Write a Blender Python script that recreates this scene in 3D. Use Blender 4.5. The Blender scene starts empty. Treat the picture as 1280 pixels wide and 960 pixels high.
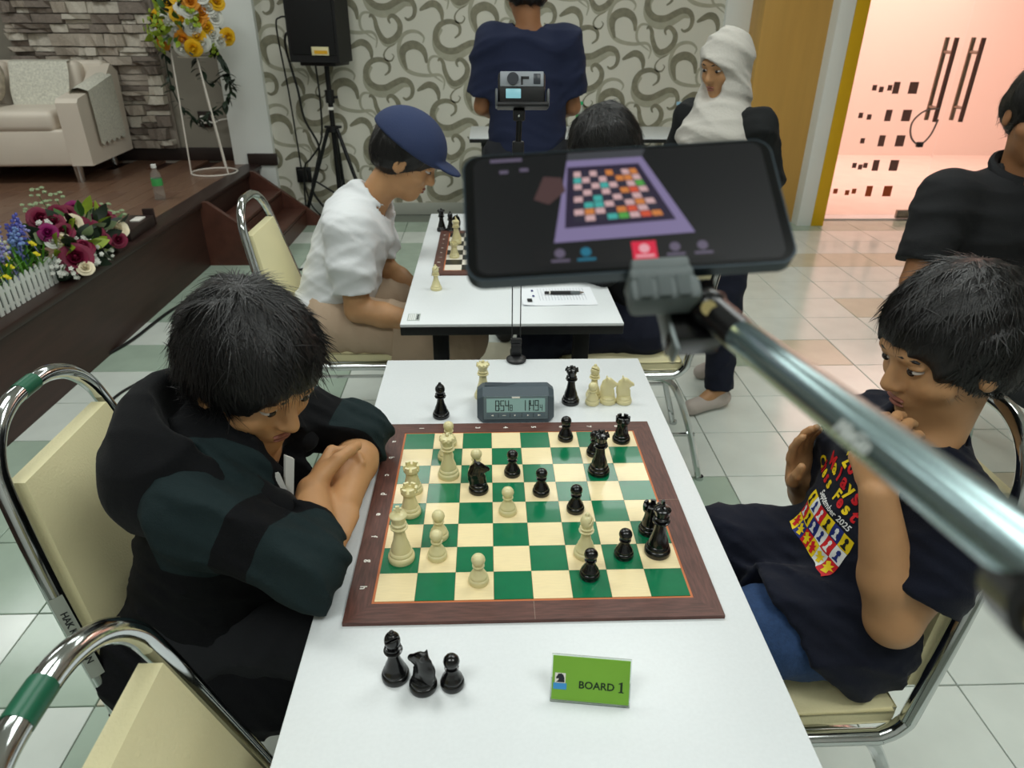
import bpy, bmesh, math, random
import numpy as np
from mathutils import Vector, Matrix, Euler
from mathutils.bvhtree import BVHTree
random.seed(7); np.random.seed(7)
SC = bpy.context.scene
COL = SC.collection
PI = math.pi
TZ = 0.74                                   # height of the table tops

# ------------------------------------------------------------------ camera
CAM_F = 869.35                              # focal length in pixels of the 1280x960 frame
CAM_P = np.array([-0.0585, -0.9368, 0.717 + TZ])
CAM_E = (1.0899, -0.0064, -0.0334)
cd = bpy.data.cameras.new('camera'); cam = bpy.data.objects.new('camera', cd); COL.objects.link(cam)
cam.location = CAM_P; cam.rotation_euler = CAM_E
cd.sensor_width = 36.0; cd.lens = CAM_F * 36.0 / 1280.0; cd.clip_start = 0.02; cd.clip_end = 60
cd.dof.use_dof = True; cd.dof.focus_distance = 1.2; cd.dof.aperture_fstop = 8.0
SC.camera = cam
CAM_R = np.array(Euler(CAM_E).to_matrix())
def ray(u, v): return CAM_R @ np.array([(u - 640) / CAM_F, -(v - 480) / CAM_F, -1.0])
def onz(u, v, z=0.0): d = ray(u, v); return Vector(CAM_P + d * (z - CAM_P[2]) / d[2])
def ony(u, v, y): d = ray(u, v); return Vector(CAM_P + d * (y - CAM_P[1]) / d[1])
def atd(u, v, dist): return Vector(CAM_P + ray(u, v) * dist)

# ------------------------------------------------------------------ world, lights, exposure
def srgb(r, g, b):
    f = lambda c: c / 12.92 if c <= .04045 else ((c + .055) / 1.055) ** 2.4
    return (f(r / 255), f(g / 255), f(b / 255), 1.0)
w = bpy.data.worlds.new('world'); SC.world = w; w.use_nodes = True
w.node_tree.nodes['Background'].inputs[0].default_value = (0.82, 0.90, 0.95, 1)
w.node_tree.nodes['Background'].inputs[1].default_value = 0.0      # closed room: all light comes from its lamps
SC.view_settings.view_transform = 'Standard'; SC.view_settings.look = 'None'
SC.view_settings.gamma = 1.0; SC.view_settings.use_curve_mapping = False
SC.view_settings.exposure = 0.0
def area(name, loc, size, energy, color, rot=(0, 0, 0)):
    l = bpy.data.lights.new(name, 'AREA'); l.shape = 'RECTANGLE'; l.size, l.size_y = size
    l.energy = energy; l.color = color
    o = bpy.data.objects.new(name, l); COL.objects.link(o); o.location = loc; o.rotation_euler = rot
    return o
COOL = (0.955, 1.0, 0.965)
for lx, ly, le in ((-1.0, -1.2, 20), (0.9, -1.2, 20), (-1.0, 0.9, 19.5), (0.9, 0.9, 19.5), (-1.0, 3.0, 13), (0.9, 3.0, 13), (-3.4, 3.2, 22)):  # the last lamp, over the stage, is added to brighten it
    area('ceiling_lamp_offscreen', (lx, ly, 2.86), (1.2, 0.6), le, COOL)
# light of the lobby beyond the glass doors, above the frame
area('lobby_lamp_offscreen', (4.3, 6.6, 2.75), (3.0, 2.4), 100, (1.0, 0.69, 0.62))

# ------------------------------------------------------------------ materials
MATS = {}
def M(name, col=(200, 200, 200), rough=.5, metal=0.0, noise=None, bump=None, spec=.5, coat=0.0, trans=0.0, ior=1.45,
      emit=None, alpha=1.0, sheen=0.0, stretch=None, col2=None, sss=0.0):
    """procedural principled material; noise=(scale, amount) varies the colour, bump=(scale, strength)."""
    if name in MATS: return MATS[name]
    m = bpy.data.materials.new(name); m.use_nodes = True
    nt = m.node_tree; b = nt.nodes['Principled BSDF']; I = b.inputs
    c = srgb(*col); I['Base Color'].default_value = c
    I['Roughness'].default_value = rough; I['Metallic'].default_value = metal
    I['Specular IOR Level'].default_value = spec; I['Coat Weight'].default_value = coat
    I['Transmission Weight'].default_value = trans; I['IOR'].default_value = ior; I['Alpha'].default_value = alpha
    I['Sheen Weight'].default_value = sheen
    if sss: I['Subsurface Weight'].default_value = sss; I['Subsurface Radius'].default_value = (.01, .004, .002)
    if emit: I['Emission Color'].default_value = srgb(*emit[0]); I['Emission Strength'].default_value = emit[1]
    if noise or bump:
        tc = nt.nodes.new('ShaderNodeTexCoord'); mp = nt.nodes.new('ShaderNodeMapping')
        nt.links.new(tc.outputs['Object'], mp.inputs[0])
        if stretch: mp.inputs['Scale'].default_value = stretch
    if noise:
        n = nt.nodes.new('ShaderNodeTexNoise'); n.inputs['Scale'].default_value = noise[0]; n.inputs['Detail'].default_value = 5
        nt.links.new(mp.outputs[0], n.inputs['Vector'])
        r = nt.nodes.new('ShaderNodeValToRGB'); a = noise[1]
        lo = srgb(*col2) if col2 else tuple(x * (1 - a) for x in c[:3]) + (1,)
        hi = c if col2 else tuple(min(1, x * (1 + a)) for x in c[:3]) + (1,)
        r.color_ramp.elements[0].position = .3; r.color_ramp.elements[1].position = .7
        r.color_ramp.elements[0].color = lo; r.color_ramp.elements[1].color = hi
        nt.links.new(n.outputs['Fac'], r.inputs[0]); nt.links.new(r.outputs[0], I['Base Color'])
    if bump:
        n2 = nt.nodes.new('ShaderNodeTexNoise'); n2.inputs['Scale'].default_value = bump[0]; n2.inputs['Detail'].default_value = 4
        nt.links.new(mp.outputs[0], n2.inputs['Vector'])
        bn = nt.nodes.new('ShaderNodeBump'); bn.inputs['Strength'].default_value = bump[1]; bn.inputs['Distance'].default_value = .004
        nt.links.new(n2.outputs['Fac'], bn.inputs['Height']); nt.links.new(bn.outputs[0], I['Normal'])
    MATS[name] = m
    return m

# ------------------------------------------------------------------ object helpers
def tag(o, label=None, cat=None, group=None, kind=None):
    if label: o['label'] = label
    if cat: o['category'] = cat
    if group: o['group'] = group
    if kind: o['kind'] = kind
    return o
def thing(name, label, cat, loc=(0, 0, 0), rotz=0.0, group=None):
    o = bpy.data.objects.new(name, None); COL.objects.link(o); o.empty_display_size = .05
    o.location = loc; o.rotation_euler = (0, 0, rotz)
    return tag(o, label, cat, group)
def put(name, me, parent=None, loc=None, rot=None, scale=None):
    o = bpy.data.objects.new(name, me); COL.objects.link(o)
    if parent is not None: o.parent = parent
    if loc is not None: o.location = loc
    if rot is not None: o.rotation_euler = rot
    if scale is not None: o.scale = scale
    return o
def copy_tree(o, parent=None):
    c = o.copy(); COL.objects.link(c); c.parent = parent
    for ch in list(o.children): copy_tree(ch, c)
    return c
V3 = Vector
def frame(z):
    z = V3(z).normalized(); a = V3((0, 0, 1)) if abs(z.z) < .9 else V3((1, 0, 0))
    x = a.cross(z).normalized(); return x, z.cross(x), z
class MB:
    """collects shapes; build() links them as one mesh object"""
    def __init__(s): s.v = []; s.f = []; s.mi = []; s.cur = 0
    def add(s, vs, fs):
        b = len(s.v); s.v += [tuple(v) for v in vs]
        for f in fs: s.f.append(tuple(i + b for i in f)); s.mi.append(s.cur)
        return s
    def mat(s, i): s.cur = i; return s
    def box(s, c, size, bev=0.0, rot=None, seg=2):
        c = V3(c); R = rot if isinstance(rot, Matrix) else (Euler(rot).to_matrix() if rot else None)
        bm = bmesh.new(); bmesh.ops.create_cube(bm, size=1.0)
        for v in bm.verts: v.co = V3((v.co.x * size[0], v.co.y * size[1], v.co.z * size[2]))
        if bev > 0: bmesh.ops.bevel(bm, geom=list(bm.edges), offset=min(bev, min(size) * .49), segments=seg, profile=.5, affect='EDGES')
        bm.verts.index_update()
        vs = [(R @ v.co if R else v.co) + c for v in bm.verts]
        s.add(vs, [[v.index for v in f.verts] for f in bm.faces]); bm.free(); return s
    def cyl(s, a, b, r0, r1=None, n=16, caps=True):
        r1 = r0 if r1 is None else r1; a = V3(a); b = V3(b); x, y, z = frame(b - a)
        vs = [p + (x * math.cos(2 * PI * i / n) + y * math.sin(2 * PI * i / n)) * r for p, r in ((a, r0), (b, r1)) for i in range(n)]
        fs = [(i, (i + 1) % n, n + (i + 1) % n, n + i) for i in range(n)]
        if caps: fs += [tuple(range(n))[::-1], tuple(range(n, 2 * n))]
        return s.add(vs, fs)
    def lathe(s, prof, n=24, o=(0, 0, 0), R=None):
        o = V3(o); vs = []
        for r, z in prof:
            for i in range(n):
                p = V3((r * math.cos(2 * PI * i / n), r * math.sin(2 * PI * i / n), z)); vs.append((R @ p if R else p) + o)
        fs = [(k * n + i, k * n + (i + 1) % n, (k + 1) * n + (i + 1) % n, (k + 1) * n + i) for k in range(len(prof) - 1) for i in range(n)]
        fs += [tuple(range(n))[::-1], tuple(range((len(prof) - 1) * n, len(prof) * n))]
        return s.add(vs, fs)
    def ell(s, c, r, R=None, n=16, m=10):
        c = V3(c); vs = []; r = (r, r, r) if not hasattr(r, '__len__') else r
        for j in range(m + 1):
            t = PI * j / m
            for i in range(n):
                p = V3((r[0] * math.sin(t) * math.cos(2 * PI * i / n), r[1] * math.sin(t) * math.sin(2 * PI * i / n), r[2] * math.cos(t)))
                vs.append((R @ p if R else p) + c)
        fs = [(j * n + i, (j + 1) * n + i, (j + 1) * n + (i + 1) % n, j * n + (i + 1) % n) for j in range(m) for i in range(n)]
        return s.add(vs, fs)
    def tube(s, path, r, n=10, flat=None, closed=False):
        """sweep; flat=(vector, factor) squashes the section along a fixed direction; r may be a list"""
        P = [V3(p) for p in path]; m = len(P); vs = []; px = None
        for k in range(m):
            t = (P[(k + 1) % m] - P[k - 1]) if closed else (P[min(k + 1, m - 1)] - P[max(k - 1, 0)])
            t.normalize()
            if px is None: x, y, _ = frame(t)
            else: x = (px - t * px.dot(t)).normalized(); y = t.cross(x)
            px = x; rr = r[k] if hasattr(r, '__len__') else r
            for i in range(n):
                o = (x * math.cos(2 * PI * i / n) + y * math.sin(2 * PI * i / n)) * rr
                if flat: fv = V3(flat[0]); o = o - fv * o.dot(fv) * (1 - flat[1])
                vs.append(P[k] + o)
        K = m if closed else m - 1
        fs = [(k * n + i, k * n + (i + 1) % n, ((k + 1) % m) * n + (i + 1) % n, ((k + 1) % m) * n + i) for k in range(K) for i in range(n)]
        if not closed: fs += [tuple(range(n))[::-1], tuple(range((m - 1) * n, m * n))]
        return s.add(vs, fs)
    def prism(s, poly, t0, t1, R=None, o=(0, 0, 0)):
        """poly in local xy extruded z from t0 to t1"""
        o = V3(o); n = len(poly)
        vs = [V3((x, y, t)) for t in (t0, t1) for x, y in poly]; vs = [(R @ v if R else v) + o for v in vs]
        return s.add(vs, [tuple(range(n))[::-1], tuple(range(n, 2 * n))] + [(i, (i + 1) % n, n + (i + 1) % n, n + i) for i in range(n)])
    def quad(s, a, b, c, d): return s.add([a, b, c, d], [(0, 1, 2, 3)])
    def mesh(s, name, mats, smooth=40):
        me = bpy.data.meshes.new(name); me.from_pydata(s.v, [], s.f)
        for m in (mats if isinstance(mats, (list, tuple)) else [mats]): me.materials.append(m)
        me.polygons.foreach_set('material_index', s.mi)
        if smooth:
            me.polygons.foreach_set('use_smooth', [True] * len(s.f)); me.set_sharp_from_angle(angle=math.radians(smooth))
        me.update(); return me
    def build(s, name, mats, parent=None, loc=None, rot=None, smooth=40): return put(name, s.mesh(name, mats, smooth), parent, loc, rot)
def box_part(name, c, size, mat, parent, bev=.003, rot=None): return MB().box(c, size, bev, rot).build(name, mat, parent)
def spline(pts, n=8, closed=False):
    """Catmull-Rom through pts"""
    P = [V3(p) for p in pts]; out = []; m = len(P)
    for i in range(m if closed else m - 1):
        g = (lambda j: P[j % m]) if closed else (lambda j: P[max(0, min(m - 1, j))])
        a, b, c, d = g(i - 1), g(i), g(i + 1), g(i + 2)
        for k in range(n):
            t = k / n
            out.append(.5 * ((2 * b) + (c - a) * t + (2 * a - 5 * b + 4 * c - d) * t * t + (3 * b - a - 3 * c + d) * t ** 3))
    if not closed: out.append(P[-1])
    return out
_TX = {}
def text2d(txt, size=1.0, bold=0.0, align='CENTER', shear=0.0):
    """flat triangulated outline of a word as (verts, faces) in the xy plane"""
    key = (txt, size, bold, align, shear)
    if key in _TX: return _TX[key]
    cu = bpy.data.curves.new('text', 'FONT'); cu.body = txt; cu.size = size; cu.offset = bold; cu.shear = shear
    cu.align_x = align; cu.align_y = 'CENTER'; cu.resolution_u = 3
    o = bpy.data.objects.new('text', cu); COL.objects.link(o)
    dg = bpy.context.evaluated_depsgraph_get(); dg.update()
    me = bpy.data.meshes.new_from_object(o.evaluated_get(dg))
    r = ([tuple(v.co) for v in me.vertices], [tuple(p.vertices) for p in me.polygons])
    bpy.data.objects.remove(o); bpy.data.meshes.remove(me); bpy.data.curves.remove(cu)
    _TX[key] = r; return r
def text_obj(name, txt, size, mat, parent, o, xdir, ydir, bold=0.0, align='CENTER', shear=0.0):
    vs, fs = text2d(txt, size, bold, align, shear); o = V3(o); x = V3(xdir).normalized(); y = V3(ydir).normalized()
    return MB().add([o + x * v[0] + y * v[1] for v in vs], fs).build(name, mat, parent, smooth=0)

# ------------------------------------------------------------------ implicit surfaces (bodies, cloth, hair)
class Sh:
    def __init__(s, f, lo, hi): s.f = f; s.lo = np.array(lo, float); s.hi = np.array(hi, float)
def A(p): return np.array(p, np.float32)
def cap(a, b, ra, rb=None, flat=None):
    rb = ra if rb is None else rb; a, b = A(a), A(b); ab = b - a; L = max(float(ab @ ab), 1e-9)
    if flat: fn = A(flat[0]); fn = fn / np.linalg.norm(fn); fs = 1 / flat[1] - 1
    def f(P):
        Q = P - a; t = np.clip(Q @ ab / L, 0, 1); Q = Q - t[:, None] * ab
        if flat: Q = Q + (Q @ fn * fs)[:, None] * fn
        return np.sqrt((Q * Q).sum(1)) - (ra + (rb - ra) * t)
    m = max(ra, rb) * (max(1.0, flat[1]) if flat else 1)
    return Sh(f, np.minimum(a, b) - m, np.maximum(a, b) + m)
def ell(c, r, R=None):
    c = A(c); r = A(r); Rm = None if R is None else np.array(R, np.float32)
    def f(P):
        Q = P - c
        if Rm is not None: Q = Q @ Rm
        k0 = np.sqrt(((Q / r) ** 2).sum(1)); k1 = np.sqrt(((Q / (r * r)) ** 2).sum(1)) + 1e-6
        return k0 * (k0 - 1) / k1
    m = r if Rm is None else np.full(3, r.max())
    return Sh(f, c - m, c + m)
def rbox(c, half, R=None, rad=.01):
    c = A(c); h = A(half) - rad; Rm = None if R is None else np.array(R, np.float32)
    def f(P):
        Q = P - c
        if Rm is not None: Q = Q @ Rm
        q = np.abs(Q) - h
        return np.sqrt((np.maximum(q, 0) ** 2).sum(1)) + np.minimum(q.max(1), 0) - rad
    m = A(half) if Rm is None else np.full(3, np.linalg.norm(half))
    return Sh(f, c - m, c + m)
def half(pt, n):
    """solid on the side opposite to n"""
    pt = A(pt); n = A(n); n = n / np.linalg.norm(n)
    return Sh(lambda P: (P - pt) @ n, (0, 0, 0), (0, 0, 0))
def sdf_eval(prims, P, disp=None):
    d = None
    for op, s, k in prims:
        e = s.f(P)
        if d is None: d = e; continue
        if op == '-': e = -e
        if op == '+':
            if k > 0: h = np.maximum(k - np.abs(d - e), 0) / k; d = np.minimum(d, e) - h * h * k * .25
            else: d = np.minimum(d, e)
        else:
            if k > 0: h = np.maximum(k - np.abs(d - e), 0) / k; d = np.maximum(d, e) + h * h * k * .25
            else: d = np.maximum(d, e)
    if disp is not None: d = d + disp(P)
    return d
def sdf_mesh(prims, h, disp=None):
    lo = np.min([s.lo for op, s, k in prims if op == '+'], 0) - 4 * h; hi = np.max([s.hi for op, s, k in prims if op == '+'], 0) + 4 * h
    nb = np.ceil((hi - lo) / h / 4).astype(int) + 1; n = nb * 4
    ax = [(lo[i] + (np.arange(nb[i]) * 4 + 1.5) * h).astype(np.float32) for i in range(3)]
    G = np.stack(np.meshgrid(*ax, indexing='ij'), -1).reshape(-1, 3)
    dc = sdf_eval(prims, G).reshape(nb)
    rep = lambda a: a.repeat(4, 0).repeat(4, 1).repeat(4, 2)
    Vv = rep(dc.astype(np.float32)).reshape(-1); idx = np.flatnonzero(rep(np.abs(dc) < 7.5 * h))
    I, J, K = np.unravel_index(idx, n)
    for c in range(0, len(idx), 400000):
        sl = slice(c, c + 400000)
        P = np.stack([lo[0] + I[sl] * h, lo[1] + J[sl] * h, lo[2] + K[sl] * h], 1).astype(np.float32)
        Vv[idx[sl]] = sdf_eval(prims, P, disp)
    Vv = Vv.reshape(n); S = Vv < 0
    cnt = np.zeros(n - 1, np.int8)
    cor = [(i, j, k) for i in (0, 1) for j in (0, 1) for k in (0, 1)]
    for i, j, k in cor: cnt += S[i:n[0] - 1 + i, j:n[1] - 1 + j, k:n[2] - 1 + k]
    act = (cnt > 0) & (cnt < 8); ci = np.argwhere(act); vid = np.full(n - 1, -1, np.int32); vid[act] = np.arange(len(ci))
    val = {c: Vv[ci[:, 0] + c[0], ci[:, 1] + c[1], ci[:, 2] + c[2]] for c in cor}
    acc = np.zeros((len(ci), 3)); num = np.zeros(len(ci))
    for c in cor:
        for a in range(3):
            if c[a]: continue
            e = list(c); e[a] = 1; va, vb = val[c], val[tuple(e)]; x = (va < 0) != (vb < 0)
            t = np.where(x, va / np.where(x, va - vb, 1), 0); p = np.tile(np.array(c, float), (len(ci), 1)); p[:, a] += t
            acc[x] += p[x]; num[x] += 1
    vs = lo + (ci + acc / np.maximum(num, 1)[:, None]) * h
    fs = []
    for a in range(3):
        b, c = (a + 1) % 3, (a + 2) % 3
        s0 = [slice(None)] * 3; s1 = [slice(None)] * 3; s0[a] = slice(0, -1); s1[a] = slice(1, None)
        A0, A1 = S[tuple(s0)], S[tuple(s1)]; e = np.argwhere(A0 != A1)
        e = e[(e[:, b] > 0) & (e[:, c] > 0) & (e[:, b] < n[b] - 1) & (e[:, c] < n[c] - 1)]
        q = []
        for db, dc_ in ((1, 1), (0, 1), (0, 0), (1, 0)):
            g = e.copy(); g[:, b] -= db; g[:, c] -= dc_; q.append(vid[g[:, 0], g[:, 1], g[:, 2]])
        q = np.stack(q, 1); fl = ~A0[e[:, 0], e[:, 1], e[:, 2]]; q[fl] = q[fl][:, ::-1]
        fs.append(q)
    return vs, np.concatenate(fs)
def np_mesh(name, vs, fs, mats, paint=None):
    me = bpy.data.meshes.new(name); nf = len(fs)
    me.vertices.add(len(vs)); me.vertices.foreach_set('co', vs.astype(np.float32).ravel())
    me.loops.add(nf * 4); me.loops.foreach_set('vertex_index', fs.astype(np.int32).ravel())
    me.polygons.add(nf); me.polygons.foreach_set('loop_start', np.arange(0, nf * 4, 4, dtype=np.int32))
    me.polygons.foreach_set('loop_total', np.full(nf, 4, np.int32))
    for m in (mats if isinstance(mats, (list, tuple)) else [mats]): me.materials.append(m)
    if paint is not None: me.polygons.foreach_set('material_index', paint(vs[fs].mean(1)).astype(np.int32))
    me.update(calc_edges=True); me.validate()
    me.polygons.foreach_set('use_smooth', [True] * len(me.polygons))
    return me
def sdf(name, prims, h, mats, parent=None, disp=None, paint=None, loc=None, rot=None):
    vs, fs = sdf_mesh(prims, h, disp)
    return put(name, np_mesh(name, vs, fs, mats, paint), parent, loc, rot)
# ================================================================== SETTING
def struct(o): o['kind'] = 'structure'; return o
m_plaster = M('plaster', (238, 240, 236), .7, bump=(60, .05))
m_grout = M('grout', (128, 134, 124), .8)
m_tiles = [M('tile_pale', (222, 229, 222), .16, noise=(7, .05), bump=(25, .03)),
           M('tile_green', (172, 190, 174), .18, noise=(7, .07), bump=(25, .03)),
           M('tile_beige', (206, 202, 180), .18, noise=(7, .06), bump=(25, .03))]
floor = struct(MB().box((0, 1.5, -.025), (12, 9.4, .042)).build('floor', m_grout))
tile_me = [MB().box((0, 0, -.002), (.2965, .2965, .012), .0015, seg=1).mesh('tile', m) for m in m_tiles]
def tile_kind(i, j):
    x = .795 + .3 * i + .15; y = 1.41 + .3 * j + .15; r = random.Random(i * 131 + j * 17).random()
    if y > 4.1: return 1 if (j % 3) != 0 else 0
    if y > 3.3 and x > .8: return 2 if j % 2 else 0
    if x < -.25 and y > 2.0: return 0 if (i + 3 * j) % 7 == 0 else 1
    if x < -1.15 and y < 1.3: return 0 if (i + j) % 3 == 0 else 1
    if x < -.6: return (1 if (i + 2 * j) % 4 == 0 else 2 if (i + j) % 5 == 0 else 0)
    return 1 if r < .07 else 2 if r < .11 else 0
cells = []
for i in range(-12, 17):
    for j in range(-10, 12):
        x = .795 + .3 * i + .15; y = 1.41 + .3 * j + .15
        if y > 4.85 or y < -1.2 or (x < -2.1): continue
        q = CAM_R.T @ (np.array([x, y, 0]) - CAM_P)
        if q[2] > -.2: continue
        u = 640 + CAM_F * q[0] / -q[2]; v = 480 - CAM_F * q[1] / -q[2]
        vis = -90 < u < 1370 and v < 1060 and not (abs(x) < .2 and y < .4)
        cells.append((0 if vis else 1, -q[2], x, y, tile_kind(i, j)))
cells.sort()
for k, (vis, dist, x, y, t) in enumerate(cells):
    if k < 300 and not vis: put('tile', tile_me[t], floor, (x, y, 0))
rest = MB()
for k, (vis, dist, x, y, t) in enumerate(cells):
    if k >= 300 or vis: rest.mat(t).box((x, y, -.002), (.2965, .2965, .012), .0015, seg=1)
if rest.v: tag(rest.build('floor_tiles', m_tiles, floor), kind='stuff')
struct(MB().box((0, 1.5, 3.0), (12, 10.5, .1)).build('ceiling', m_plaster))

# ---- lobby beyond the glass doors
m_lobby = M('lobby_wall', (240, 230, 224), .8)
struct(MB().box((4.6, 8.1, 1.4), (6.0, .1, 3.0)).build('wall_lobby', m_lobby))
struct(MB().box((7.0, 6.6, 1.4), (.1, 3.2, 3.0)).build('wall_lobby_right', m_lobby))
struct(MB().box((2.28, 6.6, 1.4), (.1, 3.2, 3.0)).build('wall_lobby_left', m_lobby))
struct(MB().box((4.6, 6.505, -.017), (5.0, 3.43, .04)).build('floor_lobby', M('lobby_floor', (232, 224, 218), .4, noise=(5, .05))))
struct(MB().box((4.6, 6.6, 3.0), (5.0, 3.2, .1)).build('ceiling_lobby', m_lobby))

# ---- back wall with scroll wallpaper
WY = 4.98
m_paper = M('wallpaper', (222, 219, 206), .75, bump=(90, .05))
m_scroll = M('wallpaper_scroll', (138, 134, 114), .55, noise=(30, .18))
m_scroll2 = M('wallpaper_scroll_pale', (176, 173, 154), .65, noise=(20, .08))
wall = struct(MB().box((0.09, WY + .06, 1.5), (3.76, .12, 3.0)).build('wall_back', m_paper))
def Zm(x, y): p = ony(440 + x / 6.4, y / 6.4, WY); return np.array([p.x, p.z])
LA = Zm(770, 260) - Zm(210, 560); LB = Zm(680, 480) - Zm(130, 130)
strokes = [
 (1, 92, (8, 32), [(150,500),(110,560),(125,640),(190,695),(270,700),(340,665),(400,640),(455,655)]),
 (1, 34, (0, 0), [(565,345),(575,300),(530,258),(460,252),(400,290),(375,370),(385,470),(430,550),(500,590),(600,605),(700,600),(740,650),(730,720)]),
 (1, 22, (0, 0), [(725,490),(690,455),(640,455),(612,500),(620,570),(660,610),(730,660)]),
 (1, 60, (6, 14), [(740,560),(770,630),(815,670),(870,650),(915,600)]),
 (0, 50, (0, 0), [(262,602),(300,565),(290,505),(225,475),(150,495),(112,560),(125,640),(190,695),(270,700),(340,665),(400,640),(455,655),(485,710),(475,770),(435,795),(408,778)]),
 (0, 66, (0, 0), [(440,560),(412,480),(405,420),(430,378),(490,358),(550,382),(585,435),(595,505)]),
 (0, 46, (0, 0), [(688,490),(700,470),(728,500),(742,565),(772,632),(815,668),(872,650),(915,600),(922,540),(895,492),(860,475),(835,500),(848,535)]),
 (0, 52, (0, 0), [(522,727),(560,702),(612,678),(660,694),(690,745),(694,805)]),
 (0, 14, (0, 0), [(345,350),(280,390),(255,440),(275,480),(315,485),(335,450),(318,430)])]
SX = np.array([-1.78, 1.95]); pap = MB()
mpx = abs(Zm(640, 0)[0] - Zm(0, 0)[0]) / 640
for layer in (1, 0):
    pap.mat(layer)
    for lay, wd, off, pts in strokes:
        if lay != layer: continue
        base = [Zm(x + off[0], y + off[1]) for x, y in pts]
        path = spline([(p[0], p[1], 0) for p in base], 6); n = len(path)
        for ia in range(-5, 6):
            for ib in range(-5, 6):
                o = LA * ia + LB * ib
                cx = base[0][0] + o[0]; cz = base[0][1] + o[1]
                if cx < -2.4 or cx > 2.4 or cz < -.6 or cz > 2.4: continue
                vs = []; yy = WY - (.0006 if layer == 1 else .0016) - .0001 * (len(pts) % 9)
                for k, p in enumerate(path):
                    t = path[min(k + 1, n - 1)] - path[max(k - 1, 0)]; t.normalize()
                    wv = wd * mpx * .5 * (.18 + .82 * math.sin(PI * (k + .3) / (n - .4)) ** .8)
                    for sgn in (-1, 1):
                        x = min(max(p.x - t.y * wv * sgn + o[0], SX[0]), SX[1]); z = min(max(p.y + t.x * wv * sgn + o[1], .0), 2.9)
                        vs.append((x, yy, z))
                pap.add(vs, [(2 * k, 2 * k + 1, 2 * k + 3, 2 * k + 2) for k in range(n - 1)])
pap.build('wallpaper_scrollwork', [m_scroll, m_scroll2], wall, smooth=0)
struct(MB().box((.1, WY - .008, .05), (3.76, .016, .1), .003).build('baseboard_back', M('skirting_tile', (176, 178, 168), .4)))
# pillars and the tan panel
struct(MB().box((-1.93, 5.05, 1.5), (.32, .26, 3.0), .004).build('wall_pillar_left', m_plaster))
struct(MB().box((1.86, 5.02, 1.5), (.22, .16, 3.0), .004).build('wall_pillar_middle', m_plaster))
struct(MB().box((2.195, 4.83, 1.5), (.50, .30, 3.0), .003).build('wall_tan_panel', M('tan_panel', (208, 162, 84), .45, noise=(3, .06), stretch=(4, 4, .4))))
struct(MB().box((2.495, 4.80, 1.5), (.115, .48, 3.0), .004).build('wall_pillar_door', m_plaster))
struct(MB().box((2.603, 4.72, 1.5), (.10, .32, 3.0), .003).build('trim_1', M('yellow_paint', (226, 178, 12), .4)))
struct(MB().box((4.6, 4.79, 2.75), (4.0, .12, .5), .003).build('trim_2', m_plaster))
# glass doors: two leaves with patch fittings, pull bars and stickers
m_glass = M('door_glass', (255, 244, 236), .08, trans=1.0, ior=1.02, spec=.3)
m_steel = M('brushed_steel', (150, 140, 130), .3, metal=.9)
m_bar = M('bar_brown', (110, 78, 70), .35, metal=.4)
m_stick = [M('sticker_brown', (122, 84, 76), .6), M('sticker_orange', (186, 84, 40), .6)]
GY = 4.78
def glass_door(n, x0, x1, hx, patch):
    d = struct(MB().box(((x0 + x1) / 2, GY, 1.26), (x1 - x0 - .008, .012, 2.44), .002).build('door_%d' % n, m_glass))
    MB().box((patch, GY, .045), (.16, .03, .07), .004).build('patch_fitting', m_steel, d)
    for yy in (GY - .06, GY + .06):
        h = MB().cyl((hx, yy, .78), (hx, yy, 1.37), .017, n=14).build('pull_bar', m_bar if yy < GY else m_steel, d)
        for z in (.88, 1.27): MB().cyl((hx, yy, z), (hx, GY, z), .012, n=12).build('standoff', m_steel, h)
    return d
d1 = glass_door(1, 2.66, 3.535, 3.44, 3.44); d2 = glass_door(2, 3.535, 4.44, 3.645, 4.34)
MB().box((2.68, GY, .045), (.05, .03, .07), .004).build('patch_fitting', m_steel, d1)
for z, row in zip((1.02, .82, .63, .44, .235), ((2.93, 2.985, 3.05, 3.10, 3.235), (2.87, 2.94, None, 3.09, 3.235), (2.93, None, None, 3.085, 3.235), (2.91, 2.96, 3.0, 3.085, 3.235), (2.80, 2.90, 2.955, 3.08, 3.235))):
    for k, x in enumerate(row):
        if x is None: continue
        s = .07 if k == 4 else .05 if k == 3 else .035
        MB().box((x, GY - .0075, z - (.012 if k < 3 else 0) * (k % 2)), (s, .002, .085 if k > 2 else .04)).build('sticker', m_stick[1 if z < .3 else 0], d1)
MB().tube(spline([(3.44, GY - .085, .88), (3.33, GY - .075, .86), (3.27, GY - .05, .77), (3.30, GY - .04, .66), (3.37, GY - .06, .61), (3.43, GY - .07, .68), (3.45, GY - .085, .80)], 6), .007, 8).build('lock_cable', M('cable_grey', (120, 105, 100), .5), d1)
MB().box((3.37, GY - .06, .61), (.05, .03, .04), .006).build('cable_lock', M('lock_black', (50, 46, 46), .5), d1)

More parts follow.
